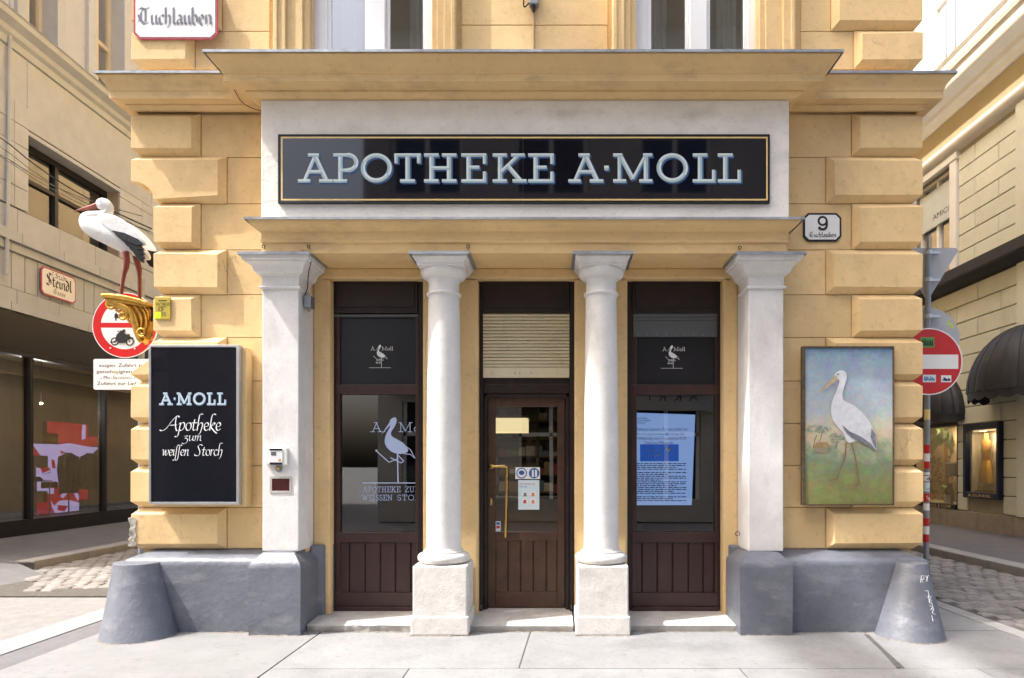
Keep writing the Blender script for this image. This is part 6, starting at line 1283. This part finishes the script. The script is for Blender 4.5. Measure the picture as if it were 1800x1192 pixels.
shb = empty('display_bag', (CR+.1, vy0+.5, z0+.14), 'tan bag on a small wooden block in the wall display case', 'bag'); MB().box(CR+.02, CR+.2, vy0+.35, vy0+1.0, z0+.135, z0+.17).build('wooden_block', shm, shb); MB().box(CR+.06, CR+.16, vy0+.75, vy0+.95, z0+.171, z0+.26).build('bag_body', M('tan', (.5,.35,.18), .6, .1, 9), shb, bevel=.02)
# dome awnings
def awning(yc, w, proj, zb, zt, label):
    e = empty('dome_awning', (CR, yc, zb), label, 'awning', 'black dome awnings'); n = 14; g = 12
    P = lambda a, b: (CR-proj*math.sin(b)*math.sin(a)**.8-.01 if math.sin(a) > 0 else CR-.01, yc-w/2*math.cos(a), 0)
    segs = 11
    def pt(i, j, sc_=1.0):      # i along the rim 0..segs, j from rim (0) to top (1)
        a = math.pi*i/segs; ry = w/2*sc_; rx = proj*sc_
        c_ = math.cos(R(90)*j); s_ = math.sin(R(90)*j)
        return (CR-.01-rx*math.sin(a)*c_, yc-ry*math.cos(a)*(c_*.75+.25*c_) if True else 0, zb+.18+(zt-zb-.18)*s_)
    for i in range(segs):
        rings = [[pt(i+.04, j/8), pt(i+.5, j/8, 1.03), pt(i+.96, j/8)] for j in range(9)]
        MB().loft(rings, False, 0, False).build('gore', awn, e, smooth=True)
        b = [pt(i+t_/6, 0) for t_ in range(7)]; v = [(p[0], p[1], zb+.18) for p in b]+[(p[0], p[1], zb+.055-.055*math.sin(math.pi*t_/6)) for t_, p in enumerate(b)]
        MB().add(v, [(t_, t_+1, t_+8, t_+7) for t_ in range(6)]).build('valance_scallop', awn, e)
        MB().tube([pt(i, j/8) for j in range(9)], .010, 6).build('rib', awn, e)
    return e
awning(yq_(1741)-1.15, 2.3, .95, 2.78, 4.25, 'black ribbed dome awning at the right edge of the view')
awning(yq_(1692)+1.1, 2.4, .75, 2.50, 3.75, 'black ribbed dome awning over the tropical shop window')
al_ = empty('wall_alarm', (CR-.05, yq_(1736), 3.3), 'small cream box with lid on the cream wall by the awning', 'box'); MB().box(CR-.08, CR+.0, yq_(1740), yq_(1732), 3.15, 3.35).build('box_body', crm_, al_, bevel=.01); MB().box(CR-.12, CR+.0, yq_(1742), yq_(1729), 3.351, 3.38).build('lid', crm_, al_)

# ================================================================== ACROSS THE STREET, BEHIND THE CAMERA (mirrored in the glass)
ob_d = M('opposite_stucco', (.42,.40,.36), .9, .08, 2); ob_t = M('opposite_trim', (.48,.45,.40), .9, .06, 2)
def opposite(name, x0, x1, y, h, label, step=2.6, zs=((.6,3.2),(4.6,7.0),(8.2,10.4),(11.6,13.6))):
    e = empty(name, ((x0+x1)/2, y-3, 0), label, 'building'); m = MB(); n = int((x1-x0)/step); st = (x1-x0)/n
    zz = [z for z in zs if z[1] < h-1]
    m.box(x0, x1, y-9, y-.35, 0, h)
    cz = 0
    for z0, z1 in zz: m.box(x0, x1, y-.35, y, cz, z0); cz = z1
    m.box(x0, x1, y-.35, y, cz, h)
    for z0, z1 in zz:
        for i in range(n+1):
            a_ = x0+st*i; m.box(max(x0, a_-.65), min(x1, a_+.65), y-.35, y-.001, z0, z1)
    m.build('wall', ob_d, e)
    for z0, z1 in zz:
        for i in range(n):
            a_, b_ = x0+st*i+.65, x0+st*(i+1)-.65
            o = MB().box(a_, a_+.08, y-.28, y-.2, z0, z1).box(b_-.08, b_, y-.28, y-.2, z0, z1).box((a_+b_)/2-.05, (a_+b_)/2+.05, y-.28, y-.2, z0, z1).box(a_, b_, y-.279, y-.2, z0+(z1-z0)*.65, z0+(z1-z0)*.65+.1).build('window', whitewin, e)
            MB().box(a_, b_, y-.30, y-.285, z0, z1).build('pane', signblk, o); MB().box(a_-.2, b_+.2, y, y+.18, z1+.15, z1+.35).build('window_hood', ob_t, e)
    for z, d_ in ((3.9,.25),(h-.6,.6)): MB().sweep([(x1,y),(x0,y)], [(-.02,z),(.08,z+.05),(d_*.6,z+.2),(d_,z+.3),(d_,z+.42),(-.02,z+.5)]).build('cornice', ob_t, e)
    return e
opposite('opposite_building', -4.7, 7.6, -10.6, 13.4, 'shaded building with rows of windows across the street')
opposite('low_opposite_building', -30, -9.8, -10.9, 7.6, 'low pale building across the street to the left')
# its name letters, seen mirrored in the right shop window
ak = empty('opposite_shop_sign', (2.8, -10.5, 3.15), 'raised letters on the shop across the street, mirrored in the glass', 'sign')
MB().box(1.4, 4.6, -10.60, -10.45, 2.95, 3.75).build('sign_board', M('sign_board_grey', (.32,.32,.32), .6, .05, 3), ak)
for i, ch in enumerate('AKRIS'): sanstext(ch, PL((3.75-.40*i, -10.44, 3.2), (-1,0,0), (0,0,1), (0,1,0)), 0, 0, .24, ink, name='letter', parent=ak)
tl = opposite('tall_opposite_building', -19.6, -13.2, -9.6, 26, 'tall building across the street with added shade slats above the roof', zs=((.6,3.2),(4.6,7.0),(8.2,10.4),(11.6,13.6),(14.8,16.8),(18,20),(21.2,23)))
# made-up unseen slats, added to stripe the right facade and ground with shade
ZC = 32; off = ZC*SUN.x/SUN.z
for a_, b_ in ((1.87,2.72), (3.26,4.2), (4.5,8.4)):
    MB().box(a_+off, b_+off, -13.5, -5.0, ZC, ZC+.02).build('canopy_slat', ob_t, tl)
for x_ in (1.95, 8.3):
    for y_ in (-13.3, -10.2): MB().tube([(x_+off,y_,26),(x_+off,y_,ZC)], .05, 6).build('canopy_post', steel, tl)
for y_ in (-13.2, -10.2): MB().box(1.87+off, 8.4+off, y_-.04, y_+.04, ZC-.1, ZC-.001).build('canopy_beam', steel, tl)
